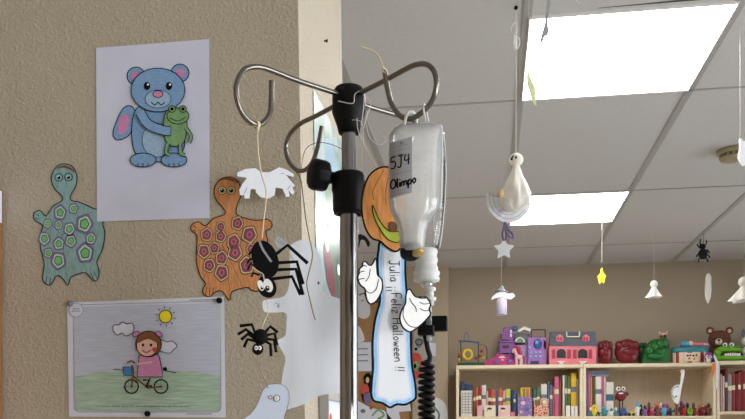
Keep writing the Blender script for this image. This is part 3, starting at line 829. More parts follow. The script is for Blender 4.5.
mb.tube(smooth3([atZ(x, y, .9785 if i < 5 else .981) for i, (x, y) in enumerate(c)], 4), .0006, 'thread', 5)
single('string', mb, 'clear nylon thread tangled around the black head of the stand', 'string')

# ================================================================== HANGING FROM THE LEFT HOOK
def P3(pts, Z): return [atZ(x, y, Z) for x, y in pts]
def hang_plane(Z, cx=372.5, turn=0.0):   # an upright plane through column cx at depth Z, turned a little towards the window
    return atZ(cx, 300, Z), -FWD * math.cos(turn) + LAT * math.sin(turn)
TURN = .3
# large spider
cr = lambda pts: crop(pts, 240, 225, 5.59)
ZS = Z1
t = thing('paper_spider', 'large black paper spider with two white eyes, hanging from the left hook', 'paper spider', atZ(264, 262, ZS), 'black paper spiders')
s = Sheet(*hang_plane(ZS)); (bx, by), = cr([(140, 190)])
s.card(ell(bx, by, 72 / 5.59, 108 / 5.59, -20), 'ink', .0008)
s.stroke(cr(smooth([(108, 88), (130, 140), (176, 206)], False)), 2.3, 'tape_grey', 2); part('body', s.mb, t)
s = Sheet(*hang_plane(ZS - .0015)); (hx, hy), = cr([(150, 345)]); s.card(ell(hx, hy, 52 / 5.59, 64 / 5.59, -25), 'ink', .0008); hd = part('head', s.mb, t)
s = Sheet(*hang_plane(ZS - .0022))
for (ex, ey, rx, ry) in ((116, 338, 17, 31), (157, 338, 25, 39)):
    (x, y), = cr([(ex, ey)]); s.card(ell(x, y, rx / 5.59, ry / 5.59, -20), 'eye_white', .0004)
for (ex, ey, r) in ((123, 352, 8), (153, 354, 12)):
    (x, y), = cr([(ex, ey)]); s.poly(ell(x, y, r / 5.59, r / 5.59 * 1.2), 'ink', 1); s.poly(ell(x + .3, y - .8, .8), 'eye_white', 2)
part('eyes', s.mb, hd)
def leg_strip(pts, w, Z, parent, mm='ink'):
    s = Sheet(*hang_plane(Z)); n = len(pts); L = []; R = []
    for i in range(n):
        a, b = pts[max(i - 1, 0)], pts[min(i + 1, n - 1)]; dx, dy = b[0] - a[0], b[1] - a[1]; l = math.hypot(dx, dy); nx, ny = -dy / l * w / 2, dx / l * w / 2
        L.append((pts[i][0] + nx, pts[i][1] + ny)); R.append((pts[i][0] - nx, pts[i][1] - ny))
    s.card(L + R[::-1], mm, .0008); return part('leg', s.mb, parent)
for k, q in enumerate(([(185, 175), (266, 112), (378, 214)], [(190, 212), (318, 205), (352, 330)], [(190, 250), (312, 246), (352, 390)], [(170, 302), (290, 288), (338, 390)],
          [(95, 150), (68, 140), (50, 165)], [(90, 200), (55, 190), (40, 215)], [(95, 240), (58, 215), (42, 250)], [(110, 280), (75, 268), (62, 290)])): leg_strip(cr(q), 3.4 if k < 4 else 2, ZS + .001 + .0011 * k, t)
mb = MB(); mb.tube(smooth3(P3(cr([(70, 235), (100, 258), (128, 275), (135, 305)]), ZS - .003)), .0006, 'thread', 5)
part('antenna', mb, t)
mb = MB()
mb.tube(smooth3(P3([(258, 126.5), (257.5, 140), (259, 160), (262, 176), (266, 190), (265.5, 205), (264, 217), (263, 228), (262, 238)], ZS - .004)), .0009, 'string', 6)
mb.tube(smooth3(P3([(229, 111), (236, 119), (246, 124), (257, 127)], ZS - .0045)), .0006, 'string', 6)
mb.lathe([(.0042, -.002), (.0046, 0), (.0042, .002)], A1[11], 'string', 10, axis=(A1[12] - A1[10]))
mb.ball(atZ(258, 129, ZS - .004), .002, 'string', 8, 6)
part('string', mb, t)
# white paper hands behind the string
cq = crop([(80, 68), (125, 65), (152, 84), (195, 85), (243, 60), (285, 75), (316, 96), (312, 108), (276, 97), (296, 124), (320, 150), (308, 160), (318, 186), (306, 196), (288, 172), (294, 203), (277, 206), (258, 165), (225, 160),
           (220, 198), (188, 215), (150, 207), (128, 185), (126, 168), (102, 168), (96, 214), (72, 214), (70, 196), (50, 198), (46, 172), (60, 145), (84, 112), (36, 104), (37, 86)], 230, 155, 4.925)
s = Sheet(atY(265, 185, YW - .03), Vector((.5, -1, .12)))
s.card(cq, 'white_card', .0006)
for q in ([(250, 92), (268, 90)], [(283, 170), (298, 150)], [(70, 190), (84, 160)]): s.stroke(crop(q, 230, 155, 4.925), .5, 'ink_grey', 1)
single('paper_hands', s.mb, 'pair of white paper hands on the wall right of the orange turtle head', 'paper cut-out')
# small spider
ZT = ZS
cr = lambda pts: crop(pts, 230, 315, 4.03)
t = thing('paper_spider', 'small round black spider with bent legs below the large spider', 'paper spider', atZ(260, 340, ZT), 'black paper spiders')
c = atZ(260.3, 336.8, ZT); R_ = 8 * ZT / FPX
mb = MB(); mb.ball(c, (R_, R_ * .5, R_), 'ink', 18, 10); part('body', mb, t)
c = atZ(257.8, 349, ZT - .003); mb = MB(); mb.ball(c, (R_ * .74, R_ * .4, R_ * .74), 'ink', 16, 9); hd = part('head', mb, t)
mb = MB()
for dx in (-1.7, 1.9):
    q = atZ(257.8 + dx, 348, ZT - .003 - R_ * .36); mb.ball(q, (.0022, .0012, .0026), 'eye_white', 10, 7); mb.ball(q + Vector((.0004, -.001, 0)), .0009, 'ink', 8, 6)
part('eyes', mb, hd)
for q in ([(100, 70), (88, 38), (40, 44)], [(98, 84), (64, 58), (32, 78)], [(98, 94), (72, 76), (45, 100)], [(100, 104), (70, 98), (57, 130)],
          [(142, 70), (162, 46), (192, 70)], [(146, 82), (180, 74), (190, 122)], [(146, 96), (178, 100), (186, 150)], [(144, 106), (163, 118), (166, 166)]):
    mb = MB(); mb.tube(P3(cr(q), ZT), .0018, 'ink', 6); part('leg', mb, t)
mb = MB(); mb.tube(smooth3(P3([(266, 300), (268, 305), (267.5, 314), (264, 322), (261.5, 330)], ZT)), .0006, 'string', 6); part('string', mb, t)
# little ghost under the spiders
t = thing('paper_ghost', 'pale blue paper ghost with ring eyes at the bottom, below the small spider', 'paper ghost', atZ(268, 432, ZT), 'hanging ghosts')
g_out = smooth(crop([(165, 279), (205, 279), (230, 296), (239, 332), (230, 378), (218, 420), (224, 470), (195, 455), (165, 480), (130, 455), (95, 475), (50, 440), (62, 413), (86, 396), (110, 360), (130, 310), (148, 284)], 230, 315, 4.03), True, 4)
s = Sheet(*hang_plane(ZT)); s.card(g_out, 'blue_card', .0006); s.stroke(g_out, .5, 'ink_grey', 1, True)
part('body', s.mb, t)
s = Sheet(*hang_plane(ZT - .0006))
for (ex, ey, r) in ((162, 332, 8), (188, 335, 14)):
    (x, y), = cr([(ex, ey)]); s.card(ell(x, y, r / 4.03), 'cell_dark', .0003); s.poly(ell(x, y, r / 4.03 - .7), 'eye_white', 1); s.poly(ell(x - .8, y, r / 4.03 * .42), 'ink_grey', 2); s.poly(ell(x - .8, y, r / 4.03 * .3), 'eye_white', 3)
part('eyes', s.mb, t)
mb = MB(); mb.tube(smooth3(P3([(257.5, 353), (258, 362), (261, 372), (265.5, 381), (268, 388)], ZT - .001)), .0005, 'thread_brown', 6); part('string', mb, t)

# ================================================================== LARGE WHITE GHOST ON THE LOWER LEFT HOOK
t = thing('paper_ghost', 'large white paper ghost with outstretched arm hanging behind the pole', 'paper ghost', atZ(310, 408, Z2), 'hanging ghosts')
out = [(290, 248), (296, 241.5), (303, 240), (308, 240.5), (313, 245), (317, 250), (320, 258), (321.5, 275), (322.5, 290), (331, 296), (342, 302), (349, 330), (351, 390), (338, 393), (325, 394.5), (314, 398), (304, 404), (294, 407.5), (284.6, 409),
       (282, 395), (281.5, 382), (283.5, 370), (285.5, 358), (281, 349), (277, 341.5), (281, 338.5), (285.5, 335), (286.5, 323), (286, 313), (276, 312.5), (265, 312), (262.5, 306), (263.5, 300.5), (272, 299), (284, 296), (289, 286), (290, 268)]
pg, ng = hang_plane(Z2)
def ghost_surf(px, py, lay):     # the sheet bulges and curls a little
    z = Z2 + .006 * math.sin((py - 240) / 30) * math.sin((px - 262) / 22) + .003 * math.cos((px - 300) / 14) * min(1, max(0, (py - 285) / 40)) + (px - 318) * .0005 - lay
    return atZ(px, py, z)
def curved(outline, surf, m, step, th):
    """fill an outline with a fine mesh that follows surf; front and back faces plus an edge"""
    import bmesh
    bm = bmesh.new()
    vs = [bm.verts.new((x, y, 0)) for x, y in outline]
    for tr in tessellate_polygon([[Vector((x, y, 0)) for x, y in outline]]):
        A, B, C = (outline[i] for i in tr)
        if (B[0] - A[0]) * (C[1] - A[1]) - (B[1] - A[1]) * (C[0] - A[0]) < 0: tr = tr[::-1]
        bm.faces.new([vs[i] for i in tr])
    xs = [p[0] for p in outline]; ys = [p[1] for p in outline]
    for k in range(int(min(xs) // step), int(max(xs) // step) + 2):
        bmesh.ops.bisect_plane(bm, geom=bm.verts[:] + bm.edges[:] + bm.faces[:], plane_co=(k * step, 0, 0), plane_no=(1, 0, 0))
    for k in range(int(min(ys) // step), int(max(ys) // step) + 2):
        bmesh.ops.bisect_plane(bm, geom=bm.verts[:] + bm.edges[:] + bm.faces[:], plane_co=(0, k * step, 0), plane_no=(0, 1, 0))
    bmesh.ops.remove_doubles(bm, verts=bm.verts[:], dist=1e-4)
    bm.verts.index_update(); bm.faces.ensure_lookup_table()
    mb = MB(); F = [surf(v.co.x, v.co.y, 0) for v in bm.verts]; B = [surf(v.co.x, v.co.y, -th) for v in bm.verts]
    fs = [[v.index for v in f.verts] for f in bm.faces]
    n = len(F)
    mb.add(F, [f[::-1] for f in fs], m, True); mb.add(B, fs, m, True)
    mb.add(F + B, [(e.verts[0].index, e.verts[1].index, n + e.verts[1].index, n + e.verts[0].index) for e in bm.edges if e.is_boundary], m)
    bm.free(); return mb
part('body', curved(smooth(out, True, 3), ghost_surf, 'ghost_card', 6, .0006), t)
s = Sheet(pg, ng, ghost_surf); s.stroke([(275.5, 303), (278, 304), (277.5, 308), (279.5, 303.5), (279, 307)], .5, 'ink_grey', 2); part('pen_mark', s.mb, t)
s = Sheet(pg, ng, ghost_surf); s.poly(ell(318.5, 283, 1.1, 1.6), 'cell_rose', 2); part('pen_mark', s.mb, t)
s = Sheet(*hang_plane(Z2 - .03)); s.card(crop([(60, 5), (92, 22), (125, 50), (118, 66), (100, 60), (85, 72), (60, 58), (48, 35)], 265, 235, 4.925), 'white_card', .0006)
s.poly(crop([(55, 30), (72, 18), (105, 45), (92, 60)], 265, 235, 4.925), 'blue_card', 1)
part('hand', s.mb, t)
mb = MB(); mb.tube(smooth3(P3([(276, 241), (284, 246), (291, 256), (294, 262)], Z2 - .024)), .0007, 'thread', 5); part('wrist_string', mb, t)
mb = MB(); mb.tube(smooth3([A2[7] + Vector((0, 0, -.003))] + P3([(301, 181), (303.5, 200), (306, 220), (309, 236), (312.5, 255), (309, 272), (306.8, 284), (310, 300), (313.5, 314), (315.5, 320)], Z2 - .024)), .0009, 'thread_brown', 6)
part('string', mb, t)

# ================================================================== INFUSION BAGS
ROWS = [(123.2, 406, 436, .003), (124.6, 399, 441, .007), (128, 394, 442.8, .012), (135, 389.3, 442.8, .018), (150, 388.3, 441.8, .020), (200, 388.4, 440.6, .021), (207, 389.5, 439.6, .020), (214, 391.5, 435.5, .019), (222, 396, 429.5, .017), (232, 399, 426.5, .0155), (246, 399.5, 425, .0145), (250, 401.5, 423, .012), (251, 408, 416, .006)]
ZB = Z3
def row(py):
    for a, b in zip(ROWS, ROWS[1:]):
        if a[0] <= py <= b[0]:
            q = (py - a[0]) / (b[0] - a[0]); return [a[i] + (b[i] - a[i]) * q for i in (1, 2, 3)]
    return ROWS[0][1:] if py < ROWS[0][0] else ROWS[-1][1:]
def bag_surf(px, py, lay=0):
    l, r, d = row(py); c, a = (l + r) / 2, (r - l) / 2; q = min(1, abs((px - c) / a)); return atZ(px, py, ZB - d * math.sqrt(max(0, 1 - q ** 2.6)) - lay)
def bag_mesh(rows, Zc, m, seg=36):
    mb = MB(); ys = [rows[0][0]]
    for a, b in zip(rows, rows[1:]):
        k = max(1, int((b[0] - a[0]) / 6)); ys += [a[0] + (b[0] - a[0]) * (j + 1) / k for j in range(k)]
    def rw(py):
        for a, b in zip(rows, rows[1:]):
            if a[0] <= py <= b[0]:
                q = (py - a[0]) / (b[0] - a[0]); return [a[i] + (b[i] - a[i]) * q for i in (1, 2, 3)]
    vs = []
    for y in ys:
        l, r, d = rw(y); c, a = (l + r) / 2, (r - l) / 2
        for k in range(seg):
            an = 2 * PI * k / seg; x = math.cos(an); q = math.sin(an)
            dd = d * math.copysign((1 - abs(x) ** 2.6) ** .5, q)
            vs.append(atZ(c + a * x, y, Zc - dd))
    n = len(ys); fs = []
    for i in range(n - 1):
        for k in range(seg): fs.append((i * seg + k, i * seg + (k + 1) % seg, (i + 1) * seg + (k + 1) % seg, (i + 1) * seg + k))
    fs += [tuple(range(seg))[::-1], tuple((n - 1) * seg + k for k in range(seg))]
    return mb.add(vs, fs, m, True)
# the clear bag behind, with the white ribbed port
ZC = ZB + .075
t = thing('infusion_bag', 'clear second infusion bag behind the labelled one, ending in a white ribbed port', 'infusion bag', atZ(428, 300, ZC), 'infusion bags')
mb = bag_mesh([(126, 420, 436, .003), (132, 412, 444, .008), (150, 410, 446, .011), (195, 411, 445.5, .011), (225, 414, 443, .010), (242, 417, 440, .009), (251, 417, 438, .009)], ZC, 'clear_film')
part('body', mb, t)
for q in ([(443.6, 134), (445.8, 160), (445.3, 192), (442.8, 225), (439.5, 248)], [(441, 205), (436, 212), (433.5, 222), (435, 236)]):
    mb = MB(); mb.tube(smooth3([atZ(x, y, ZC - .004) for x, y in q]), .0008, 'port_white', 6); part('edge_highlight', mb, t)  # white tubes along film edge and wrinkle, modelled highlights
ZA = Zof(A3[9]) * .5 + Zof(A3[10]) * .5
mb = MB(); mb.tube(smooth3([atZ(426, 129, ZC - .012), atZ(425.6, 124.5, ZB + .045), atZ(425, 120, ZB + .024), atZ(424.4, 114.5, ZA - .008), atZ(423.6, 109, ZA - .009), atZ(424, 104, ZA), atZ(425.5, 108, ZA + .010), atZ(427.5, 117, ZA + .03), atZ(429, 127, ZC - .01), atZ(429, 131, ZC - .006)]), .0010, 'port_white', 8); part('hanger_loop', mb, t)
mb = MB(); uc = ZC / FPX; c = atZ(426.5, 430, ZC)
def prt(rows, m, cx=426.5):
    c = atZ(cx, 430, ZC); mb = MB(); mb.lathe([(r * uc, (430 - y) * uc) for r, y in rows], (c.x, c.y, EYE), m, 24); return mb
part('port', prt([(0, 249), (11, 249.5), (11.3, 253), (10.4, 254), (10.4, 258), (11.3, 259), (11.3, 262), (10.4, 263), (10.4, 266), (11.5, 267.5), (11.5, 271), (13.2, 272), (13.2, 275), (12, 276.5), (13.2, 278), (13, 281), (9, 282.5), (0, 282.5)], 'port_white'), t)
part('drip_chamber', prt([(0, 282.5), (6.5, 282.5), (6, 286), (4.5, 287.5), (0, 288)], 'clear_chamber'), t)
part('luer_lock', prt([(0, 287), (4, 287), (5.8, 288), (5.8, 290.5), (3.8, 291), (3.8, 297), (6.2, 297.5), (6.2, 300.5), (4, 301), (4, 305), (2, 306), (0, 306)], 'port_white', 430), t)
# the labelled bag in front
t = thing('infusion_bag', 'frosted infusion bag with handwritten label hanging from the right hook', 'infusion bag', atZ(413, 250, ZB), 'infusion bags')
part('body', bag_mesh(ROWS, ZB, 'bag_film'), t)
mb = MB(); mb.tube(smooth3([atZ(x, y, ZB + z) for x, y, z in ((404, 126, -.004), (405.5, 119, -.008), (408, 113, -.008), (412, 112, -.005), (415, 115, 0), (416, 121, .002), (417, 126, 0))]), .0018, 'port_white', 10)
part('hanger_loop', mb, t)
def lab_surf(px, py, lay): return bag_surf(px, py, lay + .0009)
mb = MB(); V = []; n1, n2 = 14, 16
for j in range(n2 + 1):
    for i in range(n1 + 1):
        q, r = i / n1, j / n2
        V.append(lab_surf(389.6 + (412 - 389.6) * q, 143 - 6.5 * q + (196 - 140) * r + 0 * q, 0))
mb.add(V, [(j * (n1 + 1) + i, (j + 1) * (n1 + 1) + i, (j + 1) * (n1 + 1) + i + 1, j * (n1 + 1) + i + 1) for j in range(n2) for i in range(n1)], 'label_grey', True)
lb = part('label', mb, t)
s = Sheet(pg, ng, lambda px, py, lay: bag_surf(px, py, .0014 + lay))
def lt(x0, y0, sk=-.28): return lambda u, v: (x0 + u, y0 + sk * u - v)
write(s, '5J4', lt(390, 169.5), 11.2, 1.3, 'ink', 0, .04)
write(s, 'Olimpo', lt(390, 189.5), 9.2, 1.6, 'ink', 0, .0)
random.seed(9)
for yb, a, b in ((146, 400, 403), (149, 396, 408), (153, 393, 411), (156.5, 393, 402), (160, 405, 411), (164, 407, 411), (176, 393, 411), (193, 392, 411), (196, 393, 406)):
    x = a
    while x < b:
        w = random.uniform(.8, 2.2); e = min(b, x + w); s.stroke([(x, yb - .28 * (x - 390)), (e, yb - .28 * (e - 390))], .5 if yb != 146 else 2.2, 'ink_grey', 0); x += w + .6
part('lettering', s.mb, lb)
for q in ([(441.5, 126), (442.3, 140), (441.8, 170), (441, 200), (439.5, 208)], [(392, 131), (398, 125), (408, 124.6), (420, 123.6), (432, 123.8), (441, 126)]):
    mb = MB(); mb.tube(smooth3(P3(q, ZB - .002)), .0011, 'port_white', 6); part('edge_highlight', mb, t)  # white tubes on the bag's edges stand in for highlights
mb = MB(); c = atZ(411, 251.5, ZB); ax = Vector((.15, -.45, -.85)); mb.lathe([(0, -.004), (.012, -.004), (.013, -.001), (.013, .003), (.010, .006), (0, .006)], c, 'black_plastic', 20, axis=ax); cp = part('cap', mb, t)
mb = MB(); c2 = atZ(417.5, 250, ZB - .004); mb.lathe([(0, -.006), (.0065, -.006), (.007, .005), (.005, .007), (0, .007)], c2, 'amber', 18, axis=ax); part('amber_stopper', mb, cp)

# ================================================================== PUMPKIN-HEADED SKELETON
ZK = .948
t = thing('pumpkin_skeleton', 'paper skeleton with an orange pumpkin head and written bone body, right of the pole', 'paper skeleton', atZ(394, 411, ZK))
s = Sheet(*hang_plane(ZK, 388, TURN))
bone = smooth([(381, 240), (377.5, 250), (376.5, 266), (379, 298), (376, 312), (373.5, 323), (371.5, 343), (372, 367), (370.5, 384), (370.5, 396), (374, 402), (382, 404), (390, 408.5), (397, 405.5), (406, 405.5), (415.5, 400), (417, 394), (416, 382), (413, 365), (412, 343), (411.5, 322), (408.5, 302), (406.5, 274), (406, 250), (402, 240)], True, 5)
bc = (393, 325)
def inset(pts, k):               # outline moved inwards by k pixels
    n = len(pts); out = []
    for i in range(n):
        a, b = pts[i - 1], pts[(i + 1) % n]; dx, dy = b[0] - a[0], b[1] - a[1]; l = math.hypot(dx, dy) or 1
        out.append((pts[i][0] + dy / l * k * SGN, pts[i][1] - dx / l * k * SGN))
    return out
ar = sum(bone[i][0] * bone[(i + 1) % len(bone)][1] - bone[(i + 1) % len(bone)][0] * bone[i][1] for i in range(len(bone))); SGN = 1 if ar < 0 else -1
s.card(bone, 'ink', .0008); s.poly(inset(bone, 2.2), 'bone_blue', 1); s.poly(inset(bone, 5.2), 'blue_card', 2); s.poly(inset(bone, 7.2), 'white_card', 3)
write(s, 'Julia ~~Feliz Halloween !!', lambda u, v: (389.5 + u * .05 + v, 260 + u), 9.7, .85, 'ink', 5, .05)
part('body', s.mb, t)
def hand_card(out, lines, Z):
    s = Sheet(*hang_plane(Z, 388, TURN)); o = smooth(out, True, 4)
    s.card(o, 'ink', .0008); i_ = inset(o, 1.5) if True else o; s.poly(i_, 'eye_white', 1)
    for q in lines: s.stroke(smooth(q, False, 4) if len(q) > 2 else q, .8, 'ink', 2)
    return part('hand', s.mb, t)
def area_sign(o): return sum(o[i][0] * o[(i + 1) % len(o)][1] - o[(i + 1) % len(o)][0] * o[i][1] for i in range(len(o)))
c5 = lambda pts: crop(pts, 350, 250, 5.24)
h1 = c5([(134, 40), (126, 46), (118, 66), (108, 76), (98, 72), (84, 56), (70, 58), (62, 70), (62, 82), (50, 92), (44, 106), (44, 120), (38, 134), (38, 156), (46, 176), (58, 192), (74, 204), (78, 226), (84, 258), (96, 280), (112, 286), (138, 272), (160, 240), (174, 200), (172, 160), (160, 140), (148, 128), (144, 90), (142, 54)])
h2 = [(408.8, 288.6), (406.6, 290), (405.2, 296), (404.8, 303), (401.5, 309), (399.3, 316), (400, 323), (403.5, 329), (410, 332.5), (416, 329.5), (423, 324), (429.5, 317), (431.3, 313), (429.8, 309.5), (431.3, 305.5), (430.5, 301.5), (428.6, 299), (426.5, 296.6), (420, 296.4), (416, 296), (413, 292.5), (411.2, 289.4)]
for h, lines, Z in ((h1, [c5(q) for q in ([(82, 164), (98, 142), (104, 116), (106, 98)], [(46, 158), (60, 150), (76, 150)], [(48, 122), (60, 112), (76, 112)], [(64, 84), (76, 82), (88, 86)], [(78, 208), (108, 226), (138, 204), (150, 150)])], ZK - .003),
                    (h2, [[(409.5, 298), (412, 303), (415.5, 307), (416.5, 312)], [(419.5, 302), (424, 304), (429.5, 303.2)], [(420, 308.5), (425, 310.8), (429.5, 310)], [(418, 297.5), (422, 298.6), (426, 298.2)], [(404.6, 304), (403.2, 316), (409, 325.5), (416.5, 327.5)]], ZK - .018)):
    SGN = 1 if area_sign(smooth(h, True, 4)) < 0 else -1
    hand_card(h, lines, Z)
s = Sheet(*hang_plane(ZK - .002, 388, TURN))
pk = smooth([(386, 166), (376, 168.5), (368, 176), (363, 189), (361, 203), (362, 218), (366, 231), (372, 239), (380, 242), (386, 247.5), (394, 252), (400, 250), (404, 240), (406, 222), (406, 200), (402, 182), (395, 170)], True, 4)
SGN = 1 if area_sign(pk) < 0 else -1
s.card(pk, 'ink', .0008); s.poly(inset(pk, 1.7), 'pumpkin', 1)
for q in ([(384, 170), (373, 190), (374, 200)], [(390, 170), (386, 190), (386, 205)], [(379, 226), (380, 236), (382, 240)]): s.stroke(smooth(q, False), .5, 'brown_pencil', 2)
mo = smooth([(372.5, 205), (374.5, 218), (382, 232), (389, 240), (399, 242), (399, 232), (389, 231), (380, 221)], True, 4)
s.shape(mo, 'lime', 3, .9)
s.shape(smooth([(390, 222), (396, 224), (396, 231), (390, 231)]), 'brown_pencil', 5, .5)
s.shape(smooth([(390, 190), (397, 188), (399, 199), (392, 201)]), 'lime', 3, .8)
part('pumpkin_head', s.mb, t)
mb = MB(); mb.tube(smooth3([atZ(380, 172, ZK - .003), atZ(372, 160, .962), atZ(364, 146, .972), atZ(358, 130, .981), atZ(357, 118, .983)]), .0005, 'nylon', 5)
part('tie_string', mb, t)

# ================================================================== TUBE CLAMP AND COILED CORD
ZD = .975; ud = ZD / FPX
t = thing('tube_clamp', 'black tube clamp with a bar sticking out, right of the skeleton hand', 'clamp', atZ(424, 342, ZD))
def zbox(x0, y0, x1, y1, Z, d, m, bev=.001):
    a, b = atZ(x0, y1, Z), atZ(x1, y0, Z); mb = MB(); mb.box((a.x, a.y, a.z), (b.x, a.y + d, b.z), m, bev); return mb
part('handle', zbox(419, 316, 447.5, 331, ZD + .004, .012, 'black_plastic'), t)
mb = zbox(420, 299, 426, 330, ZD - .004, .016, 'black_plastic'); part('body', mb, t)
part('jaw', zbox(417.5, 325, 434, 335, ZD - .008, .018, 'black_plastic'), t)
part('cover', zbox(426.3, 299, 431.5, 341, ZD - .006, .010, 'clear_chamber', .0008), t)
mb = MB(); mb.tube(smooth3([atZ(430, 305, ZC), atZ(429, 309, ZC), atZ(428.5, 316, ZD + .008), atZ(428.5, 330, ZD + .006), atZ(428, 345, ZD + .008)]), .0018, 'clear_chamber', 10); part('tube', mb, t)
t = thing('coiled_cord', 'black coiled cord hanging down beside the skeleton body', 'cord', atZ(426, 430, ZD) + Vector((0, 0, -.2)))
P = [atZ(425, 333, ZD), atZ(425.5, 338, ZD), atZ(428, 350, ZD), atZ(430, 357, ZD), atZ(428.5, 362, ZD)]
n = 46; per = 14
y0 = 362
mb = MB(); mb.tube(smooth3(P), .0031, 'black_rubber', 8)
cx = 427
H_ = []
for k in range(n * per):
    q = k / per; yy = y0 - 2 + q * 6.35; rr = .0082 * min(1, .45 + q / 2.5); c = atZ(cx - min(q, 4) * .15, yy, ZD); a = 2 * PI * q
    H_.append(c + LAT * (rr * math.cos(a)) + FWD * (rr * math.sin(a)))
mb2 = MB(); mb2.tube([P[-1]] + H_, .0029, 'black_rubber', 8)
part('straight_lead', mb, t); part('coil', mb2, t)

# ================================================================== HANGING FROM THE CEILING
def ceil_pt(p): return Vector((p.x, p.y, CZ - .003))
def thread_to_ceiling(mb, p, r=.0006, m='thread', z=None): mb.tube([p, Vector((p.x, p.y, z if z else CZ - .002))], r, m, 5)
def folds(n, amp, ph=0): return lambda an, f: amp * f * math.cos(n * an + ph + 2 * f)
# ghost riding a shiny moon, on a long string
tx = atH(515, 5, CZ); ZG = Zof(tx); ug = ZG / FPX
t = thing('hanging_ghost', 'white cloth ghost sitting on a shiny half moon, on a long string', 'hanging ghost', atZ(508, 223, ZG), 'hanging ghosts')
gx = atZ(516, 160, ZG)
mb = MB(); mb.ball(gx, (7.2 * ug, 7.2 * ug, 6.6 * ug), 'cloth', 18, 12); hd = part('head', mb, t)
mb = MB()
for dx, dz in ((-5.2, -.8), (-3.8, 1.2), (-1.2, .2)):
    mb.ball(gx + LAT * (dx * ug) - FWD * ((5.4 if dx < -3 else 6.6) * ug) + Vector((0, 0, dz * ug)), (1.1 * ug, .6 * ug, 1.6 * ug), 'ink', 8, 6)
part('eyes', mb, hd)
b0 = atZ(514.5, 211, ZG); b1 = gx - Vector((0, 0, 5 * ug)); ax = b1 - b0; H_ = ax.length
mb = MB(); mb.lathe([(0, 0), (6 * ug, .5 * ug), (13 * ug, 5 * ug), (14 * ug, H_ * .22), (13.5 * ug, H_ * .4), (10.5 * ug, H_ * .6), (6 * ug, H_ * .8), (4 * ug, H_ * .93), (3.4 * ug, H_)], b0, 'cloth', 40, axis=ax, wave=lambda an, f: (1 - f) * (.2 * math.cos(7 * an + 7 * f) + .12 * math.cos(13 * an - 9 * f)) + .08 * math.cos(3 * an + 2))
part('cloth_body', mb, t)
mb = MB(); mb.ball(atZ(500.5, 193.5, ZG - .03), (3.2 * ug, 3 * ug, 4 * ug), 'cell_tan', 10, 8); part('hand', mb, t)
mp = smooth([(486.2, 192), (489, 196), (495, 196), (505, 200), (520, 202), (530, 203), (530, 207), (526, 214), (518, 220.5), (508, 223), (499, 220), (491, 213), (487, 204)], True, 4)
s = Sheet(atZ(508, 205, ZG + 9 * ug), -FWD + LAT * .12); s.card(mp, 'iridescent', .0012)
for k in (.84, .68): s.stroke([(508 + (x - 508) * k, 197 + (y - 197) * k) for x, y in mp], .4, 'cell_purple', 1, True)
part('moon', s.mb, t)
mb = MB()
for dx in (-.5, .5): thread_to_ceiling(mb, gx + LAT * (dx * ug * .9) + Vector((0, 0, 5 * ug)), .0006, 'nylon')
part('string', mb, t)
mb = MB()
c = atZ(515, 36, ZG)
mb.tube(smooth3(P3([(515, 22), (511.5, 27), (512, 33), (516, 36), (519.5, 39), (519, 46), (516, 49), (513, 44), (514, 36), (517, 30), (515, 22)], ZG - .004)), .0011, 'nylon', 6)
mb.box(c + Vector((-.005, -.006, -.04)), c + Vector((.006, .002, .0)), 'port_white', .002); mb.ball(Vector((gx.x, gx.y, CZ - .008)), .006, 'ink', 8, 6)
part('string_clip', mb, t)
mb = MB()
for P in ([(505, 222), (504, 228), (502.5, 235), (504.5, 241)], [(505, 222), (508, 229), (512, 233), (513.5, 238), (509, 236), (506, 230)], [(504, 226), (507, 235), (506, 240)]):
    q = smooth3(P3(P, ZG - .03)); mb.tube(q, [.0035] * len(q), 'cell_purple', 6)
part('ribbon', mb, t)
def star(cx, cy, r, k=.45, rot=0, sx=1):
    return [(cx + sx * (r if i % 2 == 0 else r * k) * math.sin(PI * i / 5 + rot), cy - (r if i % 2 == 0 else r * k) * math.cos(PI * i / 5 + rot)) for i in range(10)]
def rstar(*a, **k):              # star with rounded points
    p = star(*a, **k); out = []
    for i in range(10):
        a_, b_, c_ = p[i - 1], p[i], p[(i + 1) % 10]
        for q in (.2, 0, -.2):
            n_ = a_ if q > 0 else c_; q = abs(q); out.append((b_[0] + (n_[0] - b_[0]) * q, b_[1] + (n_[1] - b_[1]) * q) if q else ((b_[0] * .9 + (a_[0] + c_[0]) * .05), (b_[1] * .9 + (a_[1] + c_[1]) * .05)))
    return out
t = thing('paper_star', 'white star hanging under the shiny moon', 'star', atZ(504, 259, ZG - .03), 'hanging stars')
s = Sheet(atZ(504, 248, ZG - .03), -FWD); s.card(rstar(504, 249, 11.2, .5), 'white_card', .012); part('body', s.mb, t)
mb = MB(); mb.tube(P3([(504, 222), (504.5, 232), (504, 240)], ZG - .031), .0007, 'thread', 5); part('string', mb, t)
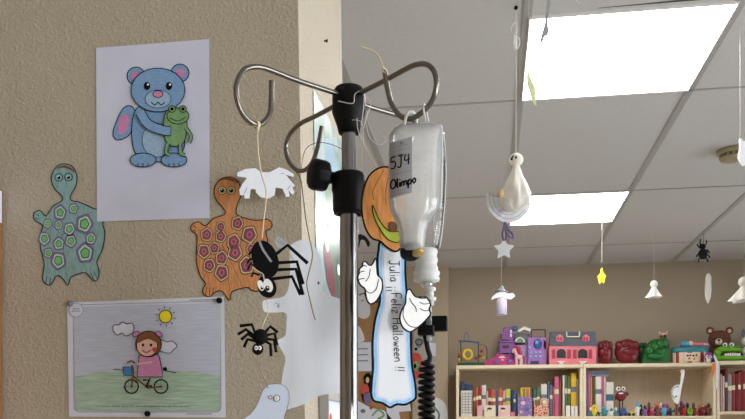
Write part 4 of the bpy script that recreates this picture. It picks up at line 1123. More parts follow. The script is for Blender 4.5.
# paper-roll ghost with a hat
ZH = 3.6; uh = ZH / FPX
t = thing('roll_ghost', 'lilac paper roll ghost with white wings and a grey hat, below the star', 'hanging ghost', atZ(501.5, 315, ZH), 'hanging ghosts')
c = atZ(501.3, 315, ZH)
mb = MB(); mb.lathe([(5.4 * uh, 0), (5.6 * uh, 0), (5.6 * uh, 22 * uh), (3 * uh, 24 * uh), (0, 24.4 * uh)], c, 'pale_lilac', 24); mb.lathe([(5.3 * uh, 0), (5.3 * uh, 22 * uh)], c, 'pale_lilac', 24); part('body', mb, t)
s = Sheet(atZ(501, 297, ZH - 6 * uh), -FWD)
s.card([(495.5, 294), (501, 292), (507, 293.5), (513, 293), (515.5, 296), (511, 299.5), (506, 298.5), (501, 297), (496, 298), (491, 300), (492.5, 296.5)], 'white_card', .002); part('wings', s.mb, t)
hc = c + Vector((0, 0, 23 * uh)); mb = MB(); mb.lathe([(0, 0), (6.5 * uh, 0), (6.5 * uh, .8 * uh), (4 * uh, 1.2 * uh), (2.4 * uh, 4 * uh), (.8 * uh, 6.4 * uh), (0, 6.6 * uh)], hc, 'tape_grey', 18, axis=(.1, 0, 1)); part('hat', mb, t)
mb = MB(); thread_to_ceiling(mb, hc + Vector((0, 0, 6 * uh))); part('thread', mb, t)
# grey bat edge-on against the panel
def hung_card(name, label, cat, pts, Z, m, th, turn=0.0, group=None, px_top=None, py_top=None):
    xs = [p[0] for p in pts]; ys = [p[1] for p in pts]
    t = thing(name, label, cat, atZ(sum(xs) / len(xs), max(ys), Z), group)
    s = Sheet(atZ(sum(xs) / len(xs), sum(ys) / len(ys), Z), -FWD * math.cos(turn) + LAT * math.sin(turn)); s.card(pts, m, th); part('body', s.mb, t)
    k = ys.index(min(ys)); p = s.P(*pts[k]); mb = MB(); thread_to_ceiling(mb, p + Vector((0, 0, -.002))); part('thread', mb, t)
    return t
hung_card('paper_bat', 'grey paper bat seen edge on against the near ceiling panel', 'paper bat', [(548.5, -8), (551.5, -6), (550, 8), (547.5, 22), (549, 30), (548, 35), (545, 36), (541.5, 43.5), (540, 43), (542, 34), (545, 24), (547, 8)], 1.75, 'tape_grey', .002, .3)
hung_card('paper_star', 'pale yellow star seen edge on in front of the near ceiling panel', 'star', [(528.5, 69), (530.5, 77), (535.5, 88), (535.5, 96), (536.5, 106), (533.5, 104), (530.5, 93), (528, 85), (527, 76)], 2.05, 'pale_yellow', .003, .3, 'hanging stars')
hung_card('paper_star', 'white star tips at the top edge above the near panel', 'star', [(569, -4), (571, -1), (574, -3), (577, 1), (580, 4), (577.5, 0), (578, -6), (583, -9), (576, -11), (571, -14), (570, -8)], 1.9, 'white_card', .002, .2, 'hanging stars')
hung_card('paper_star', 'bright yellow star hanging in front of the back wall', 'star', [(602, 268), (603.5, 273.5), (606.3, 275.5), (604.8, 279), (604, 283.5), (602, 281.5), (600, 284), (599, 279.5), (598.3, 276), (600.8, 273.5)], 4.6, 'bright_yellow', .01, .2, 'hanging stars')
def cloth_ghost(label, cx, ytop, ybot, w, Z, chain=None):
    u = Z / FPX; hr = (ybot - ytop) * .22
    t = thing('hanging_ghost', label, 'hanging ghost', atZ(cx, ybot, Z), 'hanging ghosts')
    c = atZ(cx, ytop + hr, Z); mb = MB(); mb.ball(c, hr * u, 'cloth', 14, 10); part('head', mb, t)
    b = atZ(cx, ybot, Z); h = (ybot - ytop - 1.6 * hr) * u
    mb = MB(); mb.lathe([(w * .5 * u, 0), (w * .42 * u, h * .2), (w * .30 * u, h * .5), (hr * .7 * u, h * .8), (hr * .5 * u, h)], b, 'cloth', 40, wave=lambda an, f: .28 * (1 - f) * math.cos(5 * an + .6)); mb.lathe([(hr * .45 * u, h), (w * .4 * u, h * .1)], b, 'cloth', 30); part('cloth_body', mb, t)
    mb = MB(); thread_to_ceiling(mb, c + Vector((0, 0, hr * u))) if chain is None else mb.tube([c + Vector((0, 0, hr * u)), chain], .0006, 'thread', 5); part('thread', mb, t)
    return t
cloth_ghost('small white tissue ghost hanging right of the yellow star', 654, 280.5, 297.5, 14, 4.7)
cloth_ghost('white cloth ghost cut by the right picture edge, above the bear', 744, 276.5, 301, 25, 4.0)
# black spider with a slim white ghost below
top = atH(704, 232.5, CZ); ZQ = Zof(top); uq = ZQ / FPX
t = thing('hanging_spider', 'small black fuzzy spider hanging from the ceiling at right', 'spider', atZ(703, 260, ZQ), 'hanging spiders')
c = atZ(703, 254, ZQ); mb = MB(); mb.ball(c, (4.6 * uq, 4 * uq, 5.4 * uq), 'fuzzy', 14, 10); part('body', mb, t)
mb = MB(); mb.ball(atZ(702.5, 246.5, ZQ), (3.2 * uq, 3 * uq, 3 * uq), 'fuzzy', 12, 8); part('head', mb, t)
for q in ([(703, 250), (699, 247), (697, 244)], [(703, 248), (700, 243), (701, 239)], [(703, 252), (707, 250), (709.5, 253)], [(703, 254), (708, 255), (710, 258)], [(702, 254), (698, 254), (696.5, 257)], [(703, 257), (707, 259), (708, 262)], [(702, 257), (699, 259), (698.5, 262)], [(703, 247), (706, 244), (706.5, 240)]):
    mb = MB(); mb.tube(smooth3(P3(q, ZQ - .004), 3), .004, 'fuzzy', 6); part('leg', mb, t)
mb = MB(); mb.tube([atZ(703, 246, ZQ), top], .0012, 'ink', 5); part('thread', mb, t)
t = thing('hanging_ghost', 'slim white ghost seen edge on below the hanging spider', 'hanging ghost', atZ(708, 304, ZQ), 'hanging ghosts')
c = atZ(708, 304, ZQ); mb = MB(); mb.lathe([(0, 0), (1 * uq, 2 * uq), (2.4 * uq, 7 * uq), (2.9 * uq, 15 * uq), (2.4 * uq, 23 * uq), (2.5 * uq, 27 * uq), (1.2 * uq, 30 * uq), (0, 31 * uq)], c, 'cloth', 20, wave=lambda an, f: .25 * math.cos(3 * an + 4 * f)); part('cloth_body', mb, t)
mb = MB(); mb.tube([c + Vector((0, 0, 30.5 * uq)), atZ(704, 259, ZQ)], .0006, 'thread', 5); part('thread', mb, t)
hung_card('paper_cutout', 'white crumpled paper at the right edge beside the smoke detector', 'paper cut-out', smooth([(740, 138.5), (744, 141), (749, 139), (751, 148), (748, 158), (744, 166), (741, 164), (738.5, 158), (740, 149)], True, 3), 2.4, 'white_card', .004, .25)
# black silhouette behind the pumpkin
ZV = 3.0
t = thing('paper_spider', 'small black shape hanging far behind, between pole and pumpkin', 'paper spider', atZ(363, 250, ZV), 'black paper spiders')
s = Sheet(atZ(363, 240, ZV), -FWD); s.card(smooth([(357, 236), (361, 234), (366, 237), (370, 243), (368, 247), (365, 241), (361, 240), (359, 247), (356, 250), (357, 243)], True, 3), 'ink', .003); part('body', s.mb, t)
mb = MB(); thread_to_ceiling(mb, s.P(362, 236)); part('thread', mb, t)

# ================================================================== NOTICE BOARD BEHIND THE SKELETON
def pil(px, py, off=0): return atY(px, py, YP - off)
a, b = pil(343, 470), pil(412.5, 300)
t = thing('cork_board', 'brown cork notice board behind the bone-shaped paper body', 'notice board', ((a.x + b.x) / 2, YP - .01, a.z))
mb = MB(); mb.box((a.x, YP - .014, a.z), (b.x, YP - .001, b.z), 'cork'); part('panel', mb, t)
mb = MB()
for (p, q) in (((a.x, a.z), (b.x, a.z + .02)), ((a.x, b.z - .02), (b.x, b.z)), ((a.x, a.z + .02), (a.x + .02, b.z - .02)), ((b.x - .02, a.z + .02), (b.x, b.z - .02))): mb.box((p[0], YP - .022, p[1]), (q[0], YP - .001, q[1]), 'brown_pencil')
part('frame', mb, t)
def pinned(name, label, cat, draw, off=.024):
    s = Sheet((0, YP - off, EYE), WN); draw(s); return single(name, s.mb, label, cat)
def d1(s):
    s.card(smooth([(352, 319), (350, 300), (353, 284), (360, 278), (366, 283), (369, 298), (370, 314), (364, 319), (358, 317)]), 'white_card', .003)
    s.stroke([(359, 295), (364, 293), (366, 297)], 1.2, 'ink', 1); s.stroke([(361, 301), (364, 300)], 1, 'ink_grey', 1)
pinned('paper_ghost', 'white paper ghost on the cork board between the pole and left skeleton hand', 'paper ghost', d1)
def d2(s):
    s.card([(351, 342.5), (371, 342), (371.5, 371), (351, 371.5)], 'paper', .002)
    for y in (349, 355, 361): s.stroke([(353, y), (368, y - .3)], 1.1, 'ink_grey', 1)
pinned('notice_sheet', 'white notice with printed lines on the cork board right of the pole', 'paper', d2)
def d3(s): s.card(smooth([(351, 341), (352, 330), (357, 325), (362, 331), (364, 341)]), 'white_card', .003)
pinned('paper_cutout', 'small white paper cut-out above the printed notice', 'paper cut-out', d3)
def d4(s):
    s.card(smooth([(364, 376), (369, 373), (372, 380), (370, 396), (364, 402), (361, 392), (364, 384)]), 'ink', .006); s.poly(smooth([(361, 386), (367, 384), (369, 392), (362, 394)]), 'red_pencil', 1); s.poly(ell(367.5, 380, 1.8, 3), 'cell_tan', 1); s.poly(smooth([(364, 394), (370, 393), (371, 402), (365, 403)]), 'cell_purple', 1)
pinned('paper_doll', 'black and red paper doll beside the lower left of the bone body', 'paper doll', d4)
def d5(s):
    s.card(smooth([(352, 399), (360, 402), (372, 408), (386, 412), (392, 430), (350, 440), (348, 415)]), 'paper', .004); s.stroke(smooth([(372, 416), (378, 410), (384, 415), (378, 419)], False), 2, 'frog_pencil', 1); s.poly(ell(363, 411, 2.5, 2), 'ink_grey', 1); s.poly(ell(371, 408, 1.6), 'red_pencil', 1)
pinned('drawing_sheet', 'white and green drawing at the bottom right of the pole', 'drawing', d5)
def d6(s): s.card([(386, 404), (410, 404), (411, 411), (399, 412), (402, 430), (388, 430)], 'paper', .003)
pinned('notice_sheet', 'pale strip of paper just below the tip of the bone body', 'paper', d6)
def d7(s):
    s.card([(413.5, 318), (436, 318), (437, 393), (413, 394)], 'grey_sheet', .002)
    s.poly(ell(419, 343, 3.2, 5), 'ink_grey', 1); s.stroke(ell(419, 342, 3.5, 3), .9, 'ink', 2, True); s.poly(ell(416, 349, 1.5), 'ink', 2)
    s.poly(smooth([(411.8, 356), (418, 353), (422, 360), (421, 376), (413, 378)]), 'red_pencil', 3); s.poly(ell(416, 366, 3, 5), 'frog_pencil', 4); s.poly(ell(415, 366, 1.4, 2.4), 'ink', 5)
    s.poly([(428, 343), (436, 343), (436, 356), (428, 356)], 'paper', 3)
pinned('drawing_sheet', 'grey sheet with a red shape behind the black coiled cord', 'drawing', d7, .004)
def d8(s): s.card(smooth([(430, 402), (438, 398), (447, 408), (445, 430), (428, 430)]), 'white_card', .01); s.stroke(smooth([(433, 406), (439, 414), (437, 424)], False), 2, 'ink_grey', 1)
pinned('plastic_bag', 'white crumpled plastic bag on the wall right of the coiled cord', 'plastic bag', d8, .012)

# ================================================================== TOYS ON TOP OF THE BOOKCASES
def T(name, label, cat, px, Y, z, group=None):
    return thing(name, label, cat, (fx(px, Y), Y, z + .0005), group)
def U(px, Y=5.74): return (atY(px + .5, 400, Y).x - atY(px - .5, 400, Y).x)   # one pixel in metres here
um = U(600)
class K(MB):                     # collector that takes picture columns and rows on the depth plane Y
    def __init__(s, Y=5.74, zb=TOP): super().__init__(); s.Y = Y; s.zb = zb + .0008
    def q(s, px, py, dy=0): p = atY(px, py, s.Y); return Vector((p.x, s.Y + dy, max(p.z, s.zb)))
    def bx(s, x0, y0, x1, y1, d0, d1, m, bev=.002):
        a, b = s.q(x0, y1), s.q(x1, y0); s.box((a.x, s.Y + d0, a.z), (b.x, s.Y + d1, b.z), m, bev); return s
    def bl(s, cx, cy, rx, ry, rd, m, dy=0, seg=14, rings=9):
        p = s.q(cx, cy, dy); p.z = max(p.z, s.zb + ry * um); s.ball(p, (rx * um, rd * um, ry * um), m, seg, rings); return s
    def tb(s, pts, r, m, dy=0, seg=7): s.tube(smooth3([s.q(x, y, dy) for x, y in pts], 4), r * um, m, seg); return s
    def pr(s, pts, d0, d1, m): s.prism([s.q(x, y, d0) for x, y in pts], (0, d1 - d0, 0), m); return s

# bead maze
t = T('bead_maze', 'wire bead maze with yellow and red beads at the left end of the bookcase', 'toy', 472, 5.76, TOP)
k = K(5.74); k.bx(457.5, 362.3, 487.5, 366, 0, .09, 'toy_darkgreen'); part('base', k, t)
k = K(5.76)
k.tb([(461, 364), (461, 350), (460.5, 341)], .55, 'toy_navy'); k.tb([(478, 364), (478.5, 350), (478, 341)], .55, 'toy_navy'); k.tb([(458.5, 341), (470, 341.5), (479, 343)], .8, 'toy_blue')
k.tb([(464, 342), (465, 334), (467, 332.5), (468.5, 336), (468.5, 342)], .4, 'toy_grey'); k.tb([(478, 343), (485, 340), (490, 337), (491.7, 333)], .5, 'toy_lime'); k.tb([(486.5, 364), (487, 352), (486, 346)], .5, 'toy_navy'); k.tb([(478, 345), (484, 345), (486.3, 348)], .4, 'toy_red'); part('wires', k, t)
for i in range(4): k = K(5.76); k.bl(459, 363 - i * 3.3, 1.6, 1.6, 1.6, ('toy_orange', 'toy_yellow', 'toy_brown', 'toy_orange')[i]); part('bead', k, t)
k = K(5.75); k.tube([k.q(468 + 4.2 * math.cos(a) - .3, 354.5 + 4.6 * math.sin(a)) for a in [2 * PI * j / 16 for j in range(16)]], 1.4 * um, 'toy_yellow', 10, closed=True); part('bead', k, t, 'large yellow ring bead')
for (x, y, m) in ((479, 356, 'toy_brown'), (481.5, 351, 'toy_red'), (482, 355.5, 'toy_orange'), (483.5, 358, 'toy_yellow'), (476, 358, 'toy_red')): k = K(5.75); k.bl(x, y, 1.7, 1.7, 1.7, m); part('bead', k, t)
# castle
t = T('toy_castle', 'purple toy castle tower with dark windows, second toy from the left', 'toy castle', 510, 5.80, TOP)
k = K(5.79)
for (x0, y0, x1, y1) in ((496.5, 352, 516, 366), (499, 341, 515, 352), (501.5, 333, 513.5, 341), (503.5, 327, 512.5, 333)): k.bx(x0, y0, x1, y1, 0, .12, 'toy_purple', .004)
part('tower', k, t)
for y in (340.5, 346.5, 353): k = K(5.785); k.bx(502.5, y - 1.2, 509, y + 1.2, -.002, .02, 'toy_black', .001); part('window', k, t)
k = K(5.785); k.bx(510, 330, 511.8, 337, -.004, .006, 'toy_white', .001); part('lamp', k, t)
for y in (333.3, 341.5, 352.2): k = K(5.78); k.bx(499.5, y - .6, 515.5, y + .6, -.004, .02, 'toy_violet', .001); part('ledge', k, t)
k = K(5.79); k.bx(514, 344, 530, 366, .03, .12, 'toy_lilac', .004); k.bx(514, 333, 530, 344, .05, .12, 'toy_grey', .004); part('hall', k, t)
k = K(5.79); k.pr([(519 + 5 * math.cos(a) + 1, 342.5 - 5.5 * math.sin(a)) for a in [PI * j / 10 for j in range(11)]], 0, .04, 'toy_white'); k.pr([(520 + 3.4 * math.cos(a), 342.3 - 4 * math.sin(a)) for a in [PI * j / 10 for j in range(11)]], -.004, .01, 'frog_pencil'); part('fan_window', k, t)
k = K(5.79); k.pr([(517, 331), (524, 326.2), (531.5, 329), (530, 332), (524, 329.4), (519, 332)], 0, .06, 'toy_white'); part('roof', k, t)
k = K(5.79); k.bx(512.8, 326, 517.5, 330, 0, .05, 'toy_blue', .004); part('turret', k, t)
# purple play panel
t = T('toy_activity_panel', 'violet toy panel with blue round window and white buttons, beside the pink house', 'toy', 538, 5.76, TOP)
k = K(5.75); k.bx(527.5, 337, 546.5, 366, 0, .05, 'toy_violet', .004); part('body', k, t)
k = K(5.75); k.tb([(531.5, 338), (531.5, 329.7), (533, 329.4), (544, 329.4), (545.2, 330), (545.2, 338)], .55, 'toy_black', .02); part('handle', k, t)
k = K(5.745); k.bl(537.8, 344, 4.3, 5.4, 1.2, 'toy_blue'); k.bl(536.5, 342.5, 1.6, 2, 1.6, 'bone_blue', -.004); part('window', k, t)
for (x, y) in ((530.5, 352.5), (535.5, 352.5), (540, 352.5), (530.5, 356.5), (535.5, 356.5), (540, 356.5), (529.5, 347.5)): k = K(5.745); k.bl(x, y, 1.5, 1.3, .8, 'bone_blue'); part('button', k, t)
k = K(5.745); k.bx(530.5, 361, 539, 364, -.002, .02, 'toy_navy', .001); part('slot', k, t)
k = K(5.75); k.pr([(543.5, 340), (548.5, 343), (549, 347), (544, 350)], 0, .03, 'toy_rose'); part('door', k, t)
# pink car
t = T('toy_car', 'magenta toy car with purple wheels in front of the castle', 'toy car', 500, 5.74, TOP)
k = K(5.695); k.pr(smooth([(486.5, 365.3), (487, 360), (493, 358.8), (497, 355), (505, 354.4), (509, 358.5), (513, 360), (513.3, 365.3)], True, 4), 0, .038, 'toy_magenta'); part('body', k, t)
k = K(5.693); k.pr([(498.5, 358), (500, 356), (504, 355.8), (505.5, 358)], 0, .01, 'toy_pale_pink'); part('windscreen', k, t)
for x in (496.5, 509.5):
    k = K(5.69); c = k.q(x, 362.6); c.z = TOP + .021; k.lathe([(0, 0), (.014, 0), (.020, .003), (.020, .012), (0, .014)], c, 'toy_purple', 18, axis=(0, 1, 0)); part('wheel', k, t)
k = K(5.693); k.bl(502.5, 360, 1.4, 1.2, .6, 'toy_pale_pink'); part('headlight', k, t)
# pony
t = T('toy_pony', 'pale pink toy pony with a red mane, right of the magenta car', 'toy pony', 518, 5.73, TOP)
k = K(5.725); k.bl(518.5, 357, 4.2, 3, 2.4, 'toy_pale_pink'); k.bl(514.6, 350.5, 2.6, 2.6, 2, 'toy_pale_pink'); k.bl(513.2, 351.6, 1.7, 1.4, 1.4, 'toy_pale_pink'); k.tb([(515, 351), (515.8, 354), (516.5, 356.5)], 1.5, 'toy_pale_pink')
for x in (515.8, 517.2, 520.6, 521.8): k.tb([(x, 358), (x, 362), (x - .2, 365.6)], .95, 'toy_pale_pink', .004 if x in (517.2, 521.8) else -.008)
part('body', k, t)
k = K(5.722); k.bl(518.2, 349, 2.8, 3.2, 1.8, 'toy_rose'); k.bl(520, 353, 2.2, 3.4, 1.6, 'toy_rose'); k.bl(516.5, 346.8, 2, 1.4, 1.6, 'toy_red'); part('mane', k, t)
k = K(5.725); k.tb([(522.5, 356), (524.2, 359), (523.8, 364)], 1.0, 'toy_rose'); part('tail', k, t)
# pink house
t = T('toy_house', 'pink toy house with a grey roof and white handle', 'toy house', 573, 5.78, TOP)
k = K(5.72); k.bx(549, 345, 596.5, 366, 0, .16, 'toy_pink', .003); part('walls', k, t)
k = K(5.712); a0 = [(549.8, 345.6), (597, 345.6), (596.6, 330.4), (551, 330.8)]
vs = [k.q(x, y) for x, y in a0]; vs[2].y += .06; vs[3].y += .06
k.add([v for v in vs] + [v + Vector((0, .10, 0)) for v in vs], [(0, 1, 2, 3), (7, 6, 5, 4), (0, 4, 5, 1), (1, 5, 6, 2), (2, 6, 7, 3), (3, 7, 4, 0)], 'toy_grey'); part('roof', k, t)
k = K(5.74); k.tb([(566.5, 332), (566.8, 336.2), (568, 336.8), (578, 336.8), (579.2, 336.2), (579.4, 331.6)], .75, 'toy_cream', -.008); part('handle', k, t)
for cx in (559.8, 585.8):
    k = K(5.725); k.pr([(cx - 3.4, 341.5), (cx + 3.4, 341.5), (cx + 3.4, 336.6), (cx, 334.2), (cx - 3.4, 336.6)], -.006, .03, 'toy_pink'); d = part('dormer', k, t)
    k = K(5.717); k.bx(cx - 2.4, 337, cx - .4, 340.4, 0, .004, 'toy_rose', 0); k.bx(cx + .4, 337, cx + 2.4, 340.4, 0, .004, 'toy_rose', 0); part('shutter', k, d)
for cx in (561.3, 582.7):
    k = K(5.717); k.pr([(cx - 4.6, 358), (cx + 4.6, 358)] + [(cx + 4.6 * math.cos(a), 352.6 - 3.8 * math.sin(a)) for a in [PI * j / 8 for j in range(9)]], 0, .004, 'toy_black'); part('window', k, t)
    for sx in (-1, 1): k = K(5.714); k.bx(cx + sx * 7.8 - 1.7, 349.5, cx + sx * 7.8 + 1.7, 358.5, 0, .006, 'toy_rose', .001); sh = part('shutter', k, t)
    k = K(5.705); k.bx(cx - 4, 361, cx + 4, 362.3, 0, .014, 'toy_white', .002); k.bx(cx - 2.2, 362.3, cx + 2.2, 364, .004, .014, 'toy_white', .002); part('flower_box', k, t)
# padded fists
def fist(label, x0, x1, y0, m, flip=1, Y=5.78):
    t = T('toy_fist', label, 'toy fist', (x0 + x1) / 2, Y, TOP, 'padded toy fists'); w = x1 - x0; cx = (x0 + x1) / 2
    k = K(Y); h = 364.8 - y0
    k.bl(cx, y0 + h * .56, w * .47, h * .5, 7, m, 0, 20, 14); k.bl(cx, 364.8 - h * .26, w * .42, h * .3, 6.5, m, 0, 18, 10); part('palm', k, t)
    for i in range(4):
        k = K(Y - .03); k.bl(x0 + w * (.2 + .2 * i), y0 + h * .2 + abs(i - 1.5) * .8, w * .15, h * .17, 3.6, m); part('finger', k, t)
    k = K(Y - .04); k.bl(cx - flip * w * .12, y0 + h * .5, w * .3, h * .15, 2.6, m); part('thumb', k, t)
fist('dark red padded toy fist next to the pink house', 597, 613.5, 339.2, 'toy_darkred')
fist('larger dark red padded toy fist between the red and the green ones', 613.5, 640.5, 338.6, 'toy_darkred', -1, 5.77)
t = T('toy_fist', 'green padded toy fist sloping up to the right, beside the round tin', 'toy fist', 654, 5.78, TOP, 'padded toy fists')
k = K(5.79); k.pr(smooth([(644, 365), (643.5, 355), (648, 346), (656, 339.5), (666, 338.5), (668.4, 348), (667, 365)], True, 4), -.03, .04, 'toy_green'); k.bl(656.5, 353, 12, 13, 5.6, 'toy_green', 0, 20, 14); part('palm', k, t)
for (x, y, rx, ry) in ((649, 350, 4.2, 5), (654, 346.5, 4.4, 5), (660, 344, 4.4, 5), (665, 343, 3.6, 5)): k = K(5.745); k.bl(x, y, rx, ry, 4, 'toy_green'); part('finger', k, t)
k = K(5.735); k.bl(655, 356, 8, 3, 3, 'toy_green'); part('thumb', k, t)
t = T('toy_fist', 'darker green toy fist half hidden behind the second red fist', 'toy fist', 641.5, 5.86, TOP, 'padded toy fists')
k = K(5.87); k.bl(641.5, 353, 5.5, 11, 5, 'toy_darkgreen', 0, 18, 12); part('palm', k, t)
for x in (637.6, 641.5, 645.2): k = K(5.84); k.bl(x, 345.5, 1.9, 3.2, 2, 'toy_darkgreen'); part('finger', k, t)
# figurine standing behind the green fist
t = T('toy_figure', 'little red and white figure showing above the green fist', 'toy figure', 663, 5.90, TOP)
k = K(5.89); k.bx(659.5, 340, 667.5, 366, 0, .03, 'toy_white', .004); part('body', k, t)
k = K(5.885); k.bl(661.5, 336.5, 1.8, 1.8, 1.6, 'toy_red'); k.bl(665, 336.3, 1.6, 2, 1.6, 'toy_darkred'); part('bow', k, t)
k = K(5.89); k.bl(663.5, 335.5, 3.6, 3, 2, 'toy_cream', .01); k.bl(660, 332.6, 1, 1.6, .8, 'toy_cream', .01); k.bl(667, 332.4, 1, 1.6, .8, 'toy_cream', .01); part('head', k, t)
# round tin
t = T('biscuit_tin', 'round red and white tin with a teal lid, left of the brown bear', 'tin', 690, 5.80, TOP)
c = Vector((fx(690, 5.80), 5.80, TOP + .0008)); Rt = 17.2 * um * 1.0
ys = 12.5 * um
mb = MB(); sg = 48
for j in range(sg):
    a0_, a1_ = 2 * PI * j / sg, 2 * PI * (j + 1) / sg
    m = ('toy_cream', 'toy_cream', 'toy_red', 'toy_cream', 'toy_pale_pink', 'toy_red')[(j // 2) % 6]
    p = [c + Vector((Rt * math.cos(a), Rt * .5 * math.sin(a), z)) for a, z in ((a0_, 0), (a1_, 0), (a1_, ys), (a0_, ys))]; mb.add(p, [(0, 1, 2, 3)], m, False)
part('can', mb, t)
k = K(5.69)
lidp = [(Rt * 1.05, ys * .92), (Rt * 1.08, ys), (Rt * 1.08, ys + .02), (Rt * .98, ys + .032), (0, ys + .034)]
mb = MB(); V = []; 
for r_, h_ in lidp:
    for j in range(32): a = 2 * PI * j / 32; V.append(c + Vector((r_ * math.cos(a), r_ * .5 * math.sin(a), h_)))
mb.add(V, [(i * 32 + j, i * 32 + (j + 1) % 32, (i + 1) * 32 + (j + 1) % 32, (i + 1) * 32 + j) for i in range(4) for j in range(32)], 'toy_teal', True); part('lid', mb, t)
mb = MB(); f = c + Vector((0, -Rt * .5 - .002, ys * .5)); mb.prism([f + Vector((x, 0, z)) for x, z in ((-.05, -.03), (.05, -.03), (.05, .03), (-.05, .03))], (0, .004, 0), 'toy_cream')
for (x, z, m) in ((-.03, .01, 'toy_navy'), (-.012, .012, 'toy_red'), (.008, .01, 'toy_navy'), (.028, .012, 'toy_red'), (-.02, -.01, 'toy_orange'), (.015, -.012, 'toy_orange')): mb.ball(f + Vector((x, -.001, z)), (.008, .002, .007), m, 8, 6)
part('picture_panel', mb, t)
zl = TOP + .0008 + ys + .035
t = thing('toy_dish', 'bright blue plastic toy lying on the teal tin lid', 'toy', (fx(685, 5.77), 5.77, zl)); c = Vector((fx(685, 5.77), 5.77, zl))
mb = MB(); mb.lathe([(0, .0), (.028, 0), (.030, .016), (.022, .032), (0, .038)], c, 'toy_cyan', 18); part('dome', mb, t)
mb = MB(); mb.lathe([(0, .0005), (.034, .0005), (.036, .005), (.022, .008), (0, .008)], c, 'toy_teal', 20); part('brim', mb, t)
t = thing('toy_doll', 'tiny pink doll lying on the teal tin lid', 'doll', (fx(698, 5.76), 5.76, zl)); c = Vector((fx(697, 5.76), 5.76, zl + .014))
mb = MB(); mb.tube([c + Vector((-.03, 0, .001)), c + Vector((.0, 0, 0)), c + Vector((.05, 0, -.002))], [.013, .011, .010], 'toy_pink', 10); part('body', mb, t)
mb = MB(); mb.ball(c + Vector((-.042, 0, .005)), .018, 'toy_pale_pink', 12, 9); part('head', mb, t)
for sgn in (-1, 1): mb = MB(); mb.tube([c + Vector((.045, sgn * .006, -.003)), c + Vector((.075, sgn * .008, -.004))], .006, 'toy_pale_pink', 8); part('leg', mb, t)
# little owl box
t = T('toy_owl', 'small purple and white owl toy right of the round tin', 'toy owl', 708.5, 5.72, TOP)
k = K(5.722); k.bl(708.5, 359.4, 4, 5.6, 3, 'toy_purple', 0, 16, 11); part('body', k, t)
k = K(5.705); k.bl(706.8, 357, 1.5, 1.7, .9, 'toy_white'); k.bl(710.2, 357, 1.5, 1.7, .9, 'toy_white'); k.bl(706.9, 357, .6, .8, .5, 'toy_black', -.006); k.bl(710.1, 357, .6, .8, .5, 'toy_black', -.006); part('eyes', k, t)
k = K(5.71); k.bl(708.5, 362, 2.4, 2.4, 1.4, 'toy_white'); part('belly', k, t)
for sx in (-1, 1): k = K(5.722); k.lathe([(1.3 * um, 0), (0, 3 * um)], k.q(708.5 + sx * 2.6, 355.4), 'toy_purple', 8); part('ear', k, t)
# teddy bear
t = T('teddy_bear', 'brown plush bear sitting behind the green crocodile', 'teddy bear', 718, 5.90, TOPC)
k = K(5.90, TOPC); k.bl(719, 354, 10.5, 12, 7, 'plush_brown', 0, 20, 14); part('body', k, t)
k = K(5.85); k.bl(719.5, 339.5, 11, 9.6, 8, 'plush_brown', 0, 22, 14); hd = part('head', k, t)
for x in (710, 729.5): k = K(5.86); k.bl(x, 330.5, 3.9, 3.9, 2, 'plush_brown'); e = part('ear', k, t); k = K(5.845); k.bl(x, 331, 2, 2, 1, 'toy_pale_pink'); part('inner_ear', k, e)
k = K(5.80); k.bl(718.8, 341.8, 3.6, 3.4, 2.2, 'toy_cream'); mz = part('muzzle', k, t); k = K(5.785); k.bl(718.8, 340.2, 1.5, 1.1, .9, 'toy_black'); k.tb([(718.8, 341), (718.8, 343.5)], .3, 'toy_black', -.002); part('nose', k, mz)
for x in (714.4, 723.8): k = K(5.797); k.bl(x, 338.4, .9, .9, .6, 'toy_black'); part('eye', k, t)
for x in (711, 728.5): k = K(5.87, TOPC); k.bl(x, 356, 3.6, 7, 3.6, 'plush_brown'); part('arm', k, t)
for x in (712.5, 726): k = K(5.86, TOPC); k.bl(x, 362, 5, 4.2, 4, 'plush_brown'); part('leg', k, t)
# crocodile
t = T('toy_crocodile', 'lime green toy crocodile head with open mouth and white teeth', 'toy crocodile', 730, 5.75, TOPC)
k = K(5.75, TOPC); k.bl(730, 358.5, 14.5, 3.6, 6.5, 'toy_lime', 0, 24, 10); part('lower_jaw', k, t)
k = K(5.75, TOPC); k.bl(729.5, 349.2, 13.2, 3.9, 6.2, 'toy_lime', .004, 24, 10); k.bl(718.5, 353, 4.4, 5, 4, 'toy_lime', .01); part('upper_jaw', k, t)
k = K(5.75, TOPC); k.bl(731, 354.3, 11.8, 3, 5.6, 'toy_mouth', 0, 20, 8); part('mouth', k, t)
for i in range(7):
    k = K(5.712, TOPC); k.bx(725 + i * 2.3, 352.6 + .2 * abs(i - 3), 726.9 + i * 2.3, 355.8, 0, .01, 'toy_white', .002); part('tooth', k, t)
for x in (725.2, 731.8):
    k = K(5.725, TOPC); k.bl(x, 344.8, 2.8, 2.7, 2.4, 'toy_lime', .012); part('eye_socket', k, t); k = K(5.712, TOPC); k.bl(x, 344.8, 2.2, 2.2, 1.6, 'toy_white'); e = part('eye', k, t); k = K(5.70, TOPC); k.bl(x - .3, 345.1, 1, 1.1, .6, 'toy_black'); part('pupil', k, e)
for x in (738, 741): k = K(5.715, TOPC); k.bl(x, 347.5, .7, .6, .5, 'toy_darkgreen'); part('nostril', k, t)
# grey rabbit
t = T('toy_rabbit', 'grey and white toy cut by the right edge beside the crocodile', 'toy', 746, 5.84, TOPC)
k = K(5.86, TOPC); k.bl(747, 354, 5, 8, 4, 'toy_white', 0, 16, 11); part('body', k, t)
k = K(5.86, TOPC); k.bl(746, 341, 4.4, 4.4, 3.6, 'toy_white', 0, 16, 11); part('head', k, t)
for x in (743.4, 748.5): k = K(5.86, TOPC); k.bl(x, 333.5, 1.9, 4.6, 1.2, 'toy_grey'); part('ear', k, t)
